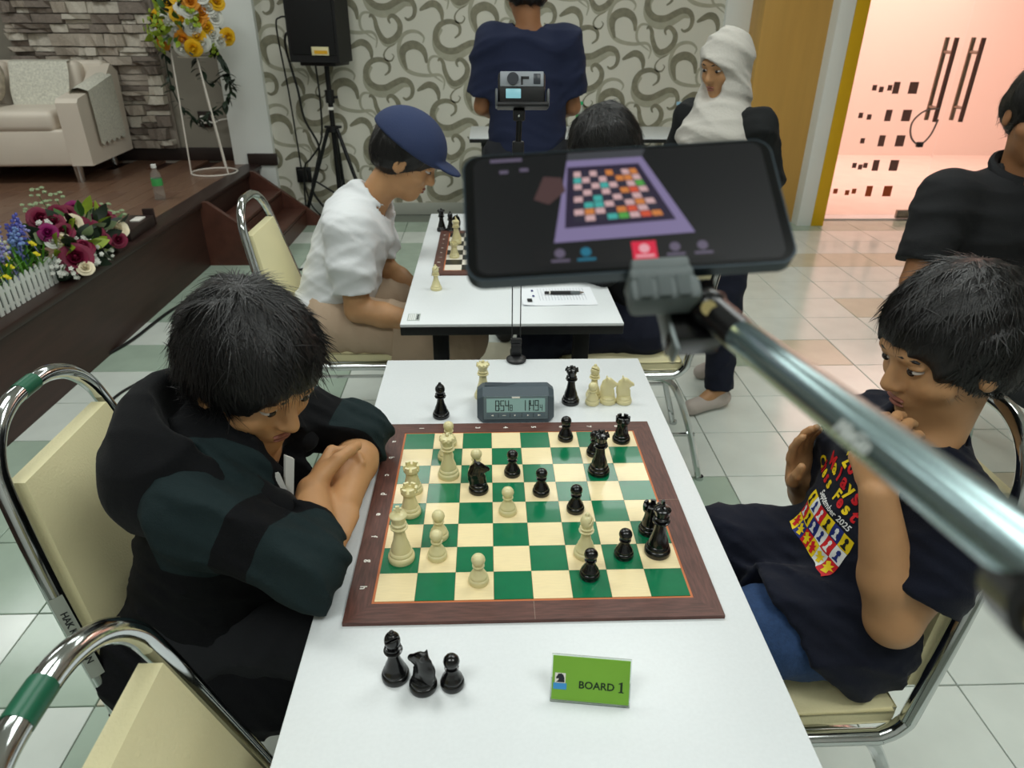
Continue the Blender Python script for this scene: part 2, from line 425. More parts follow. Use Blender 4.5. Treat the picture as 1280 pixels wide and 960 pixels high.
# ---- stage
SX0 = -1.90; SZ = .42
m_fascia = M('stage_fascia', (58, 36, 30), .45, noise=(6, .2), stretch=(1, .5, 6))
m_plank = [M('plank_a', (112, 82, 66), .30, noise=(9, .22), stretch=(14, 1.2, 14)), M('plank_b', (120, 90, 72), .30, noise=(9, .22), stretch=(14, 1.2, 14)), M('plank_c', (120, 90, 72), .30, noise=(9, .22), stretch=(14, 1.2, 14))]
stage = struct(MB().box((SX0 - 2.2, 1.5, .2), (4.4, 7.3, .40)).build('floor_stage', m_fascia))
plank_me = [MB().box((0, 0, 0), (.115, 1.195, .018), .0015, seg=1).mesh('plank', m) for m in m_plank]
for i in range(22):
    for j in range(5):
        y = 4.50 - j * 1.2 - (i % 3) * .4 + .4
        if y + .6 > 5.12: y = 5.12 - .6
        put('plank', plank_me[(i * 2 + j) % 3], stage, (SX0 - .17 - .1165 * i, y, .411))
struct(MB().box((SX0 - .045, 1.5, .405), (.13, 7.2, .036), .008).build('trim_3', M('stage_nosing', (50, 32, 28), .4)))
struct(MB().box((-5.85, 1.2, 1.5), (.1, 8.0, 3.0)).build('wall_left', m_plaster))
# the rest of the hall, outside the picture: side and rear walls close the room
struct(MB().box((5.95, 1.0, 1.5), (.1, 8.5, 3.0)).build('wall_right', m_plaster))
struct(MB().box((0, -3.2, 1.5), (12, .1, 3.0)).build('wall_front', m_plaster))
struct(MB().box((5.2, 4.80, 1.5), (1.5, .12, 3.0)).build('wall_door_side', m_plaster))
# stage back wall, stone cladding
m_taupe = M('taupe_wall', (146, 140, 128), .7)
struct(MB().box((-3.9, 5.18, 1.6), (3.8, .12, 2.6)).build('wall_stage', m_taupe))
struct(MB().box((-3.9, 5.105, .47), (3.8, .03, .10), .003).build('baseboard_stage', M('dark_skirting', (44, 32, 28), .45)))
struct(MB().box((-1.86, 4.915, .46), (.23, .03, .09), .003).build('baseboard_pillar', MATS['dark_skirting']))
m_stone = [M('stone_a', (196, 184, 170), .85, noise=(14, .22), bump=(30, .7), stretch=(.5, 1, 3)), M('stone_b', (148, 136, 126), .85, noise=(14, .3), bump=(30, .8), stretch=(.5, 1, 3)), M('stone_c', (216, 208, 194), .85, noise=(14, .18), bump=(30, .6), stretch=(.5, 1, 3))]
stw = struct(MB().box((-3.12, 5.105, 1.25), (1.10, .02, 1.7)).build('wall_stone', M('stone_joint', (150, 140, 130), .9)))
def stone_mesh(m, sd):
    r = random.Random(sd); bm = bmesh.new(); bmesh.ops.create_cube(bm, size=1.0)
    bmesh.ops.subdivide_edges(bm, edges=[e for e in bm.edges if abs(e.verts[0].co.x - e.verts[1].co.x) > .5], cuts=3)
    for v in bm.verts:
        if v.co.y < 0: v.co.y += r.uniform(-.15, .35)
        v.co.z *= r.uniform(.93, 1.0); v.co.x *= r.uniform(.98, 1.0)
    me = bpy.data.meshes.new('stone'); bm.to_mesh(me); bm.free(); me.materials.append(m); return me
stone_me = [stone_mesh(m_stone[k % 3], k) for k in range(9)]
rs = random.Random(3); z = .52
while z < 2.0:
    hrow = rs.uniform(.060, .098); x = -3.66 + rs.uniform(-.05, 0)
    while x < -2.6:
        L = rs.uniform(.09, .24); x1 = min(x + L, -2.585)
        if x1 - x < .05: break
        parts = [(z, hrow)] if rs.random() < .6 else [(z, hrow * .42), (z + hrow * .43, hrow * .57)]
        for zz, hh in parts:
            dp = rs.uniform(.02, .11)
            xa = max(x, -3.66)
            put('stone', stone_me[rs.randrange(9)], stw, ((xa + x1) / 2, 5.10 - dp / 2, zz + hh / 2), scale=((x1 - xa) * .975, dp, hh * .90))
        x = x1
    z += hrow
# steps down from the stage: two strings, two treads with risers
st = thing('stage_steps', 'dark brown wooden steps with sloping side boards at the stage end', 'steps', (SX0, 4.12, 0))
m_step = M('step_wood', (84, 50, 40), .4, noise=(6, .2), stretch=(2, 10, 2))
RX = Matrix.Rotation(PI / 2, 3, 'X')
for yy in (-.51, .51):
    MB().prism([(0, .42), (.045, .42), (.52, .06), (.52, 0), (0, 0)], -.02, .02, RX, (0, yy, 0)).build('side_board', m_step, st)
for k, (x, zt) in enumerate(((.16, .28), (.33, .14))):
    MB().box((x - .02, 0, zt - .012), (.20, 1.0, .024), .004).build('tread', m_step, st)
    MB().box((x + .07, 0, (zt - .03) / 2), (.016, 1.0, zt - .03)).build('riser', m_step, st)
# ================================================================== TABLES
m_top = M('laminate_white', (226, 230, 232), .34, noise=(220, .02))
m_black = M('black_metal', (16, 17, 19), .4, metal=.2)
m_edge = M('black_edge', (20, 21, 22), .45)
m_pl = M('black_plastic', (18, 18, 20), .42)
def table(name, label, loc, L=1.2, W=.6, rotz=0.0, group='white folding tables'):
    t = thing(name, label, 'table', loc, rotz, group)
    MB().box((0, 0, TZ - .0045), (W, L, .009), .002).build('table_top', m_top, t)
    MB().box((0, 0, TZ - .021), (W, L, .025), .003).build('edge_band', m_edge, t)
    for sy in (-1, 1):
        y = sy * (L / 2 - .10)
        for sx in (-1, 1):
            MB().box((sx * (W / 2 - .10), y, TZ / 2 - .02), (.045, .035, TZ - .05), .005).build('leg', m_black, t)
        MB().box((0, y, TZ - .05), (W - .12, .04, .03), .003).build('leg_head', m_black, t)
        MB().box((0, y, .025), (W - .08, .05, .03), .006).build('foot_bar', m_black, t)
        MB().cyl((-W / 2 + .1, y, .52), (W / 2 - .1, y, .52), .008, n=8).build('cross_rod', m_black, t)
    return t
t1 = table('folding_table', 'white topped table carrying the green chessboard, clock and board sign', (0, -.035, 0))
t2 = table('folding_table', 'white topped table with black edge carrying the score sheet and black and white board', (.005, 1.385, 0))
t3 = table('folding_table', 'white topped table by the scroll wallpaper behind the man in navy', (.62, 4.42, 0), L=1.6, W=.6, rotz=PI / 2)
# asset sticker on the corner of the second table
s = thing('asset_sticker', 'small grey printed sticker on the corner of the score sheet table', 'sticker', (-.262, .835, TZ + .0002))
MB().box((0, 0, .0003), (.034, .05, .0006)).build('label_sheet', M('sticker_grey', (176, 184, 180), .5), s)
for k in range(4): MB().box((-.012 + k * .005, 0, .0008), (.0028, .044, .0004)).build('printed_bar', M('sticker_white', (236, 238, 236), .5), s)
M('ink', (30, 32, 34), .6)
for k in range(5): MB().box((.011, -.015 + k * .0075, .0008), (.006, .005, .0004)).build('printed_mark', MATS['ink'], s)

# ================================================================== CHESSBOARDS
SQ = .055
m_green = M('square_green', (6, 112, 72), .22, coat=.3, noise=(60, .04))
m_cream = M('square_cream', (244, 224, 176), .26, coat=.2, noise=(40, .04), stretch=(1, 8, 1))
m_sqb = M('square_black', (26, 28, 26), .3); m_sqw = M('square_white', (232, 226, 212), .3)
m_frame = M('board_wood', (92, 58, 50), .42, noise=(30, .32), stretch=(10, 1.2, 4))
m_frame_x = M('board_wood_cross', (92, 58, 50), .42, noise=(30, .32), stretch=(1.2, 10, 4))
m_line = M('inlay_orange', (196, 110, 62), .4)
m_white_ink = M('white_ink', (236, 232, 224), .5)
def chessboard(label, loc, dark, light, rotz=0.0):
    b = thing('chessboard', label, 'chessboard', loc, rotz)
    o, i = .2575, .2235
    for k in range(4):
        R = Matrix.Rotation(k * PI / 2, 3, 'Z')
        poly = [R @ V3((x, y, 0)) for x, y in ((-o, -o), (o, -o), (i, -i), (-i, -i))]
        MB().prism([(p.x, p.y) for p in poly], 0, .006).build('frame_rail', m_frame_x if k % 2 == 0 else m_frame, b)
    MB().box((0, 0, .0028), (i * 2, i * 2, .0052)).build('inlay_line', m_line, b)
    me = [MB().box((0, 0, 0), (SQ - .0004, SQ - .0004, .0014)).mesh('square', m) for m in (dark, light)]
    for c in range(8):
        for r in range(8): put('square', me[(c + r) % 2], b, ((c - 3.5) * SQ, (3.5 - r) * SQ, .0056))
    for r, ch in enumerate('abcdefgh'): text_obj('file_letter', ch, .0135, m_white_ink, b, (-.2395, (3.5 - r) * SQ, .0063), (0, -1, 0), (1, 0, 0), bold=.0004)
    for c in range(8): text_obj('rank_number', str(c + 1), .0125, m_white_ink, b, ((c - 3.5) * SQ, .240, .0063), (0, -1, 0), (1, 0, 0), bold=.0004)
    MB().box((.0, -.2405, .0061), (.0006, .033, .0004)).build('fold_line', M('fold', (150, 130, 116), .5), b)
    MB().box((.2405, .0, .0061), (.033, .0006, .0004)).build('fold_line', MATS['fold'], b)
    return b
chessboard('green and cream chessboard with brown wooden frame and white coordinates', (0, 0, TZ), m_green, m_cream)
BZ = TZ + .0063
B2 = V3((.02, 1.44, TZ))
chessboard('black and white chessboard with brown frame beside the man in white', B2, m_sqb, m_sqw)

# ================================================================== PIECES
m_ivory = M('piece_cream', (224, 214, 164), .32, sss=.0, coat=.15)
m_ebony = M('piece_black', (9, 9, 11), .22, coat=.3)
def base_prof(R, h0=1.0):
    return [(R * .97, 0), (R, .0015), (R, .006 * h0), (R * .95, .0085 * h0), (R * .86, .0095 * h0), (R * .88, .0115 * h0), (R * .84, .0135 * h0), (R * .74, .0150 * h0)]
def prof_pawn(): return base_prof(.0148) + [(.0098, .0185), (.0072, .023), (.0058, .0275), (.0060, .0285), (.0088, .0292), (.0088, .0308), (.0062, .0316), (.0072, .0335), (.0092, .0365), (.0100, .0400), (.0094, .0435), (.0074, .0465), (.0040, .0488), (.0006, .0496)]
def prof_rook(): return base_prof(.0172) + [(.0125, .020), (.0104, .028), (.0096, .037), (.0100, .039), (.0128, .0405), (.0134, .042), (.0134, .0445), (.0136, .0462), (.0100, .0465), (.0098, .0440), (.0006, .0438)]
def prof_bishop(): return base_prof(.0172) + [(.0118, .021), (.0084, .029), (.0066, .039), (.0066, .0435), (.0112, .0450), (.0116, .0466), (.0078, .0480), (.0074, .0496), (.0102, .0506), (.0102, .0518), (.0070, .0530)]
def prof_queen(): return base_prof(.0190, 1.1) + [(.0135, .023), (.0098, .034), (.0080, .045), (.0076, .053), (.0120, .0548), (.0124, .0566), (.0084, .0580), (.0082, .0598), (.0110, .0608), (.0108, .0622), (.0088, .0636), (.0096, .068), (.0118, .0745), (.0126, .0772)]
def prof_king(): return base_prof(.0198, 1.15) + [(.0142, .024), (.0104, .036), (.0084, .048), (.0080, .057), (.0128, .0588), (.0132, .0608), (.0090, .0622), (.0088, .0642), (.0116, .0652), (.0114, .0668), (.0094, .0682), (.0104, .073), (.0124, .0790), (.0128, .0806), (.0118, .0822), (.0070, .0846), (.0030, .0860), (.0006, .0862)]
def piece_meshes(m):
    D = {}
    D['pawn'] = (MB().lathe(prof_pawn()).mesh('chess_pawn', m), [])
    mb = MB()
    for k in range(6):
        a0 = k * PI / 3; pts = [(r * math.cos(a0 + s), r * math.sin(a0 + s)) for r, ss in ((.0137, (-.34, -.11, .11, .34)), (.0098, (.34, .11, -.11, -.34))) for s in ss]
        mb.prism(pts, .0455, .0525)
    D['rook'] = (MB().lathe(prof_rook()).mesh('chess_rook', m), [('battlement', mb.mesh('battlement', m, 30))])
    mit = [('+', ell((0, 0, .0618), (.0098, .0098, .0122)), 0), ('+', ell((0, 0, .0748), (.0032, .0032, .0032)), .002),
           ('-', rbox((.0065, 0, .0690), (.0085, .02, .0010), Matrix.Rotation(-.75, 3, 'Y'), .0003), .0006)]
    vs, fs = sdf_mesh(mit, .0008)
    D['bishop'] = (MB().lathe(prof_bishop()).mesh('chess_bishop', m), [('mitre', np_mesh('mitre', vs, fs, m))])
    mb = MB().lathe([(.0120, .0770), (.0128, .0776), (.0118, .0790), (.0086, .0800), (.0050, .0818), (.0006, .0822)])
    for k in range(9): mb.cyl((.0112 * math.cos(k * .698), .0112 * math.sin(k * .698), .076), (.0124 * math.cos(k * .698), .0124 * math.sin(k * .698), .0812), .0036, .0012, 7)
    mb.ell((0, 0, .0842), .0034, n=12, m=8)
    D['queen'] = (MB().lathe(prof_queen()).mesh('chess_queen', m), [('coronet', mb.mesh('coronet', m, 50))])
    mb = MB().prism([(-.0024, 0), (.0024, 0), (.0018, .0042), (.0056, .0036), (.0056, .0076), (.0018, .0070), (.0028, .0112), (-.0028, .0112), (-.0018, .0070), (-.0056, .0076), (-.0056, .0036), (-.0018, .0042)], -.0017, .0017, Matrix.Rotation(PI / 2, 3, 'Z') @ Matrix.Rotation(PI / 2, 3, 'X'), (0, 0, .0852))
    D['king'] = (MB().lathe(prof_king()).mesh('chess_king', m), [('cross', mb.mesh('cross', m, 30))])
    fl = ((0, 1, 0), .62)
    kn = [('+', cap((-.003, 0, .015), (-.0055, 0, .034), .0128, .0110, fl), 0), ('+', cap((-.0055, 0, .034), (-.001, 0, .0475), .0112, .0088, fl), .006),
          ('+', cap((-.001, 0, .0475), (.0125, 0, .0425), .0092, .0058, fl), .006), ('+', cap((.008, 0, .041), (.0142, 0, .0395), .0066, .0052, fl), .004),
          ('+', cap((-.004, .0035, .053), (-.0055, .0045, .0605), .0034, .0010), .002), ('+', cap((-.004, -.0035, .053), (-.0055, -.0045, .0605), .0034, .0010), .002),
          ('+', cap((-.0125, 0, .024), (-.0105, 0, .048), .0050, .0042, ((0, 1, 0), .5)), .003), ('+', cap((.004, 0, .018), (.0065, 0, .028), .0100, .0060, fl), .006),
          ('-', ell((.0185, 0, .0335), (.0075, .02, .0050)), .003), ('-', ell((.0165, .0, .0388), (.004, .02, .0007)), .0006), ('-', ell((.004, .0088, .0478), (.0022, .0018, .0016)), .001), ('-', ell((.004, -.0088, .0478), (.0022, .0018, .0016)), .001)]
    vs, fs = sdf_mesh(kn, .0009)
    D['knight'] = (MB().lathe(base_prof(.0172) + [(.0128, .0165), (.006, .0185), (.0006, .0188)]).mesh('chess_knight', m), [('horse_head', np_mesh('horse_head', vs, fs, m))])
    return D
PM = {'cream': piece_meshes(m_ivory), 'black': piece_meshes(m_ebony)}
def piece(col, kind, loc, label, group, rotz=None):
    me, ch = PM[col][kind]
    o = put('chess_' + kind, me, None, loc, (0, 0, rotz if rotz is not None else (0 if col == 'cream' else PI) + random.uniform(-.15, .15)))
    for n, c in ch: put(n, c, o)
    return tag(o, label, 'chess piece', group)
def sqp(c, r, dx=0, dy=0): return (( c - 3.5) * SQ + dx, (3.5 - r) * SQ + dy, BZ)
G1 = 'pieces in play on the green chessboard'
for col, kind, c, r, dx, dy in (
    ('cream', 'pawn', 1, 0, .002, -.012), ('cream', 'pawn', 1, 1, -.002, -.004), ('cream', 'queen', 1, 2, .006, -.004), ('cream', 'pawn', 2, 2, .0, .002), ('black', 'knight', 2, 3, .004, .006),
    ('cream', 'rook', 0, 3, .002, .008), ('cream', 'rook', 0, 4, .004, .002), ('cream', 'king', 0, 6, .001, .004), ('cream', 'pawn', 1, 5, -.001, -.003), ('cream', 'pawn', 1, 6, -.001, .006), ('cream', 'pawn', 2, 7, .006, .008),
    ('cream', 'pawn', 3, 4, -.003, .0), ('black', 'pawn', 3, 2, .008, -.002), ('black', 'pawn', 4, 3, .0, -.004), ('black', 'pawn', 5, 4, -.002, .003), ('black', 'pawn', 5, 0, .004, .002), ('black', 'rook', 7, 0, .0, -.006),
    ('black', 'pawn', 6, 1, -.003, .004), ('black', 'queen', 6, 2, -.003, .0), ('black', 'rook', 7, 5, -.002, .002), ('black', 'king', 7, 6, .0, .008), ('black', 'pawn', 6, 6, .003, .002), ('cream', 'bishop', 5, 6, .0, .006), ('black', 'pawn', 5, 7, .001, .015)):
    piece(col, kind, sqp(c, r, dx, dy), '%s plastic %s standing on square %s%d of the green chessboard' % (col, kind, 'abcdefgh'[r], c + 1), G1,
          rotz=(0.1 if kind == 'knight' else PI / 2 + .2 if kind == 'king' and col == 'cream' else None))
G2 = 'captured and spare pieces around the green chessboard'
def off(col, kind, u, v, label, rot=None):
    p = onz(u, v, TZ); piece(col, kind, (p.x, p.y + {'pawn': .013, 'queen': .017}.get(kind, .0155), TZ + .0002), label, G2, rot)
off('cream', 'queen', 604, 501, 'cream plastic queen standing behind the chess clock', 0)
off('black', 'bishop', 551, 525, 'black plastic bishop standing alone beside the clock near the hooded boy')
off('black', 'queen', 714, 508, 'black plastic queen standing beside the clock and the cream captured pieces')
off('cream', 'bishop', 743, 500, 'cream plastic bishop behind the captured cream pawn', -2.2)
off('cream', 'pawn', 741, 508, 'cream plastic captured pawn in front of the cream bishop')
off('cream', 'knight', 761, 507, 'cream plastic knight between the captured pawn and the other cream knight', -.1)
off('cream', 'knight', 781, 507, 'cream plastic knight at the outer end of the captured cream row', -.05)
off('black', 'bishop', 493, 859, 'black plastic bishop at the end of the captured black trio by the board', -1.0)
off('black', 'knight', 528, 872, 'black plastic knight in the middle of the captured black trio', PI - .5)
off('black', 'pawn', 565, 867, 'black plastic pawn at the end of the captured black trio')
# second board: the pieces that can be seen
G3 = 'pieces on and beside the black and white chessboard'
def sq2(c, r): return (B2.x + (c - 3.5) * SQ, B2.y + (3.5 - r) * SQ, B2.z + .0063)
for col, kind, c, r in (('cream', 'rook', 0, 5), ('cream', 'king', 0, 2), ('cream', 'pawn', 1, 3), ('cream', 'bishop', 0, 1), ('cream', 'pawn', 1, 0), ('black', 'pawn', 4, 3), ('black', 'rook', 7, 0), ('black', 'king', 6, 1), ('black', 'pawn', 5, 2)):
    piece(col, kind, sq2(c, r), '%s plastic %s on square %s%d of the black and white chessboard' % (col, kind, 'abcdefgh'[r], c + 1), G3)
for col, kind, u, v, lab in (('cream', 'bishop', 545, 364, 'cream plastic bishop standing off the board in front of the black and white chessboard'), ('black', 'queen', 552, 290, 'black plastic queen standing beyond the black and white chessboard nearest the table side'), ('black', 'bishop', 563, 291, 'black plastic bishop beyond the black and white chessboard beside the black queen'), ('black', 'knight', 570, 289, 'black plastic knight beyond the black and white chessboard beside the black bishop')):
    p = onz(u, v, TZ); piece(col, kind, (p.x, p.y + .015, TZ + .0002), lab, G3)

# ================================================================== CLOCK
ck = thing('chess_clock', 'dark grey digital chess clock with lcd display above the chessboard', 'chess clock', (-.006, .268, TZ + .0003))
m_ck = M('clock_grey', (74, 86, 94), .45, bump=(300, .05)); m_ck2 = M('clock_bezel', (104, 120, 126), .4)
m_lcd = M('lcd', (150, 186, 184), .2, coat=.4); m_seg = M('lcd_digit', (12, 22, 24), .4); m_key = M('clock_key', (96, 112, 120), .4)
prof = [(0, 0), (.098, 0), (.098, .036), (.060, .060), (.034, .0635), (.014, .052), (-.001, .010)]      # y, z side profile
MB().prism(prof, -.066, .066, Matrix(((0, 0, 1), (1, 0, 0), (0, 1, 0)))).build('body', m_ck, ck, smooth=25)
for sx in (-1, 1):
    pr = [(.004, .002), (.094, .002), (.093, .034), (.060, .056), (.036, .060), (.016, .048), (.004, .012)]
    e = MB(); n = len(pr); cy, cz = .05, .026
    vs = [V3((sx * .066, y, z)) for y, z in prof] + [V3((sx * .0775, cy + (y - cy) * .86, cz + (z - cz) * .82)) for y, z in pr]
    e.add(vs, [(i, (i + 1) % 7, 7 + (i + 1) % 7, 7 + i) for i in range(7)] + [tuple(range(7, 14))]); e.build('end_cap', m_ck, ck, smooth=25)
def F(x, s, h=0.0):                       # point on the sloping front, s from bottom to top
    a, b = V3((0, -.001, .010)), V3((0, .014, .052)); p = a + (b - a) * s; nrm = V3((0, -(.042), .015)).normalized(); return V3((x, p.y, p.z)) + nrm * h
def slab(mb, x0, x1, s0, s1, h0, h1):
    vs = [F(x, s, h) for h in (h0, h1) for x, s in ((x0, s0), (x1, s0), (x1, s1), (x0, s1))]
    return mb.add(vs, [(0, 1, 2, 3)[::-1], (4, 5, 6, 7), (0, 1, 5, 4), (1, 2, 6, 5), (2, 3, 7, 6), (3, 0, 4, 7)])
slab(MB(), -.064, .064, -.02, 1.02, -.001, .0016).build('front_panel', m_ck2, ck, smooth=0)
slab(MB(), -.0585, .0585, .30, .92, .0014, .0024).build('display', m_lcd, ck, smooth=0)
kb = slab(MB(), -.0585, .0585, .07, .25, .0014, .0026).build('key_strip', m_key, ck, smooth=0)
for k in range(1, 5): slab(MB(), -.0585 + .0234 * k - .0004, -.0585 + .0234 * k + .0004, .07, .25, .0026, .0029).build('key_gap', m_seg, kb, smooth=0)
for k, pts in enumerate(([(-1, 0), (.6, -.7), (.6, .7)], [(-1, -.2), (1, -.2), (1, .2), (-1, .2)], [(-1, -.6), (-.3, -.6), (-.3, .6), (-1, .6)], [(-.25, -.8), (.9, 0), (-.25, .8)], [(-.8, -.7), (1, 0), (-.8, .7)])):
    cx = -.0585 + .0117 + .0234 * k
    vs = [F(cx + x * .0034, .16 + y * .055, .0030) for x, y in pts]; MB().add(vs, [tuple(range(len(pts)))]).build('key_symbol', m_white_ink, kb, smooth=0)
slab(MB(), -.008, .008, .93, 1.0, .0016, .0030).build('badge', m_white_ink, ck, smooth=0)
SEG = {'0': 'abcdef', '1': 'bc', '2': 'abged', '3': 'abgcd', '4': 'fgbc', '5': 'afgcd', '6': 'afgedc', '7': 'abc', '8': 'abcdefg', '9': 'abcdfg'}
def digit(ch, x, s0, wd, hs, t):
    mb = MB(); ts = t * 22; mid = s0 + hs / 2
    R = {'a': (x, x + wd, s0 + hs - ts, s0 + hs), 'd': (x, x + wd, s0, s0 + ts), 'g': (x, x + wd, mid - ts / 2, mid + ts / 2), 'f': (x, x + t, mid, s0 + hs), 'b': (x + wd - t, x + wd, mid, s0 + hs), 'e': (x, x + t, s0, mid), 'c': (x + wd - t, x + wd, s0, mid)}
    for sgm in SEG[ch]: slab(mb, R[sgm][0], R[sgm][1], R[sgm][2], R[sgm][3], .0025, .0028)
    return mb.build('lcd_digit', m_seg, ck, smooth=0)
for ch, x, big in (('8', -.0410, 1), ('5', -.0310, 1), ('4', -.0215, 1), ('8', -.0120, 0), ('1', .0120, 1), ('1', .0200, 1), ('4', .0285, 1), ('9', .0380, 1), ('4', .0480, 0)):
    digit(ch, x, .36, .0078 if big else .0052, .48 if big else .28, .0016 if big else .0011)
for x in (-.0325, .0278): 
    for s in (.44, .66): slab(MB(), x, x + .001, s, s + .05, .0025, .0028).build('lcd_colon', m_seg, ck, smooth=0)
# rocker lever on the top
MB().add([V3(p) for p in ((-.062, .038, .0645), (.062, .038, .0600), (.062, .058, .0585), (-.062, .058, .0625), (-.062, .038, .058), (.062, .038, .056), (.062, .058, .052), (-.062, .058, .052))],
         [(0, 1, 2, 3), (4, 7, 6, 5), (0, 4, 5, 1), (1, 5, 6, 2), (2, 6, 7, 3), (3, 7, 4, 0)]).build('rocker', M('rocker', (58, 68, 76), .4), ck, smooth=0)

# ================================================================== BOARD SIGN
def board_sign(label, loc, rz, words):
    sg = thing('board_sign', label, 'sign', loc, rz)
    m_acr = M('acrylic', (240, 246, 242), .05, trans=.92, ior=1.2); m_card = M('card_green', (124, 178, 56), .45, noise=(14, .05))
    th = .50; R = Matrix.Rotation(-(PI / 2 - th) + PI / 2 - th, 3, 'X')
    up = V3((0, math.sin(.42), math.cos(.42))); nr = V3((0, -math.cos(.42), math.sin(.42)))
    RR = Matrix((V3((1, 0, 0)), up, V3((1, 0, 0)).cross(up))).transposed()
    MB().box(up * .0285, (.094, .057, .003), .0008, RR).build('acrylic_panel', m_acr, sg)
    MB().box(up * .0290 + nr * .0019, (.091, .0535, .0008), 0, RR).build('card', m_card, sg)
    MB().box(V3((0, .014, .0014)), (.094, .034, .0026), .0008).build('acrylic_foot', m_acr, sg)
    o = up * .022 + nr * .0025
    if not words[0]: return sg
    text_obj('board_word', words[0], .0125, M('sign_ink', (16, 44, 18), .6), sg, o + V3((.007, 0, 0)), (1, 0, 0), up, bold=.0003)
    num1 = [(-.0032, -.0065), (.0032, -.0065), (.0032, -.0056), (.0014, -.0050), (.0014, .0065), (.0004, .0065), (-.0034, .0046), (-.0032, .0036), (-.0012, .0042), (-.0012, -.0050), (-.0032, -.0056)]
    if words[1] == '1': MB().add([o + V3((.036, 0, 0)) + up * (.001 + y) + V3((1, 0, 0)) * x for x, y in num1], [tuple(range(11))]).build('board_number', MATS['sign_ink'], sg, smooth=0)
    else: text_obj('board_number', words[1], .0165, MATS['sign_ink'], sg, o + V3((.036, 0, 0)) + up * .001, (1, 0, 0), up, bold=.0004)
    lg = MB().box(o + V3((-.036, 0, 0)) + up * .007 - nr * .0001, (.0125, .012, .0004), 0, RR).build('emblem', m_white_ink, sg)
    hp = [(-.0050, -.0052), (.0052, -.0052), (.0050, .0), (.0036, .0040), (.0008, .0058), (-.0004, .0052), (-.0022, .0054), (-.0036, .0028), (-.0052, .0004), (-.0044, -.0012), (-.0018, -.0006), (-.0022, -.0026)]
    c0 = o + V3((-.036, 0, 0)) + up * .007 + nr * .0003
    MB().add([c0 + V3((1, 0, 0)) * x + up * y for x, y in hp], [tuple(range(len(hp)))]).build('knight_emblem', M('emblem_black', (30, 34, 44), .6), lg, smooth=0)
    MB().box(o + V3((-.036, 0, 0)) - up * .003, (.0155, .0075, .0004), 0, RR).build('blue_badge', M('badge_blue', (66, 152, 214), .5), lg)
    return sg
board_sign('green BOARD 1 card in a clear stand on the table', (.0565, -.384, TZ + .0004), -.13, ('BOARD', '1'))
board_sign('green card sign in a clear stand in front of the black and white board', (-.03, 1.143, TZ + .0004), 0.02, ('', ''))

# ================================================================== SCORE SHEET AND PEN
sh = thing('score_sheet', 'white printed score sheet lying on the second table', 'paper', (.145, .99, TZ + .0004), .03)
pa = MB(); nx, ny = 14, 8; vs = []
for j in range(ny + 1):
    for i in range(nx + 1):
        x = (i / nx - .5) * .215; y = (j / ny - .5) * .15; z = .0012 + .010 * max(0, -(i / nx - .12) * 3) * max(0, 1 - j / ny * 2.2) + .0006 * math.sin(i * .9) * math.cos(j * .7); vs.append((x, y, z))
pa.add(vs, [(j * (nx + 1) + i, j * (nx + 1) + i + 1, (j + 1) * (nx + 1) + i + 1, (j + 1) * (nx + 1) + i) for j in range(ny) for i in range(nx)])
pa.build('paper', M('paper', (240, 243, 248), .7), sh)
for k in range(16): MB().box((-.055 + k * .009, .012, .0026), (.0007, .10, .0003)).build('ruled_line', M('rule_grey', (170, 176, 186), .7), sh)
MB().box((-.086, -.038, .0042), (.014, .024, .0004)).build('printed_block', MATS['ink'], sh)
for y in (.0, .045): MB().box((-.072, y, .0028), (.006, .012, .0004)).build('handwriting', M('pen_ink', (44, 54, 120), .6), sh)
pn = thing('pen', 'black and grey ballpoint pen lying on the score sheet', 'pen', (.165, 1.0, TZ + .0085), .0)
MB().cyl((-.058, 0, 0), (-.045, 0, 0), .0042, n=12).build('cap_end', m_pl, pn); MB().cyl((-.045, 0, 0), (-.041, 0, 0), .0046, n=12).build('ring', m_white_ink, pn)
MB().cyl((-.041, 0, 0), (.018, 0, 0), .0052, n=14).build('barrel', m_pl, pn); MB().cyl((.018, 0, 0), (.046, 0, 0), .0052, .0046, n=14).build('grip', M('pen_grip', (96, 102, 104), .6), pn); MB().cyl((.046, 0, 0), (.058, 0, 0), .0044, .0012, n=12).build('tip', m_steel, pn)
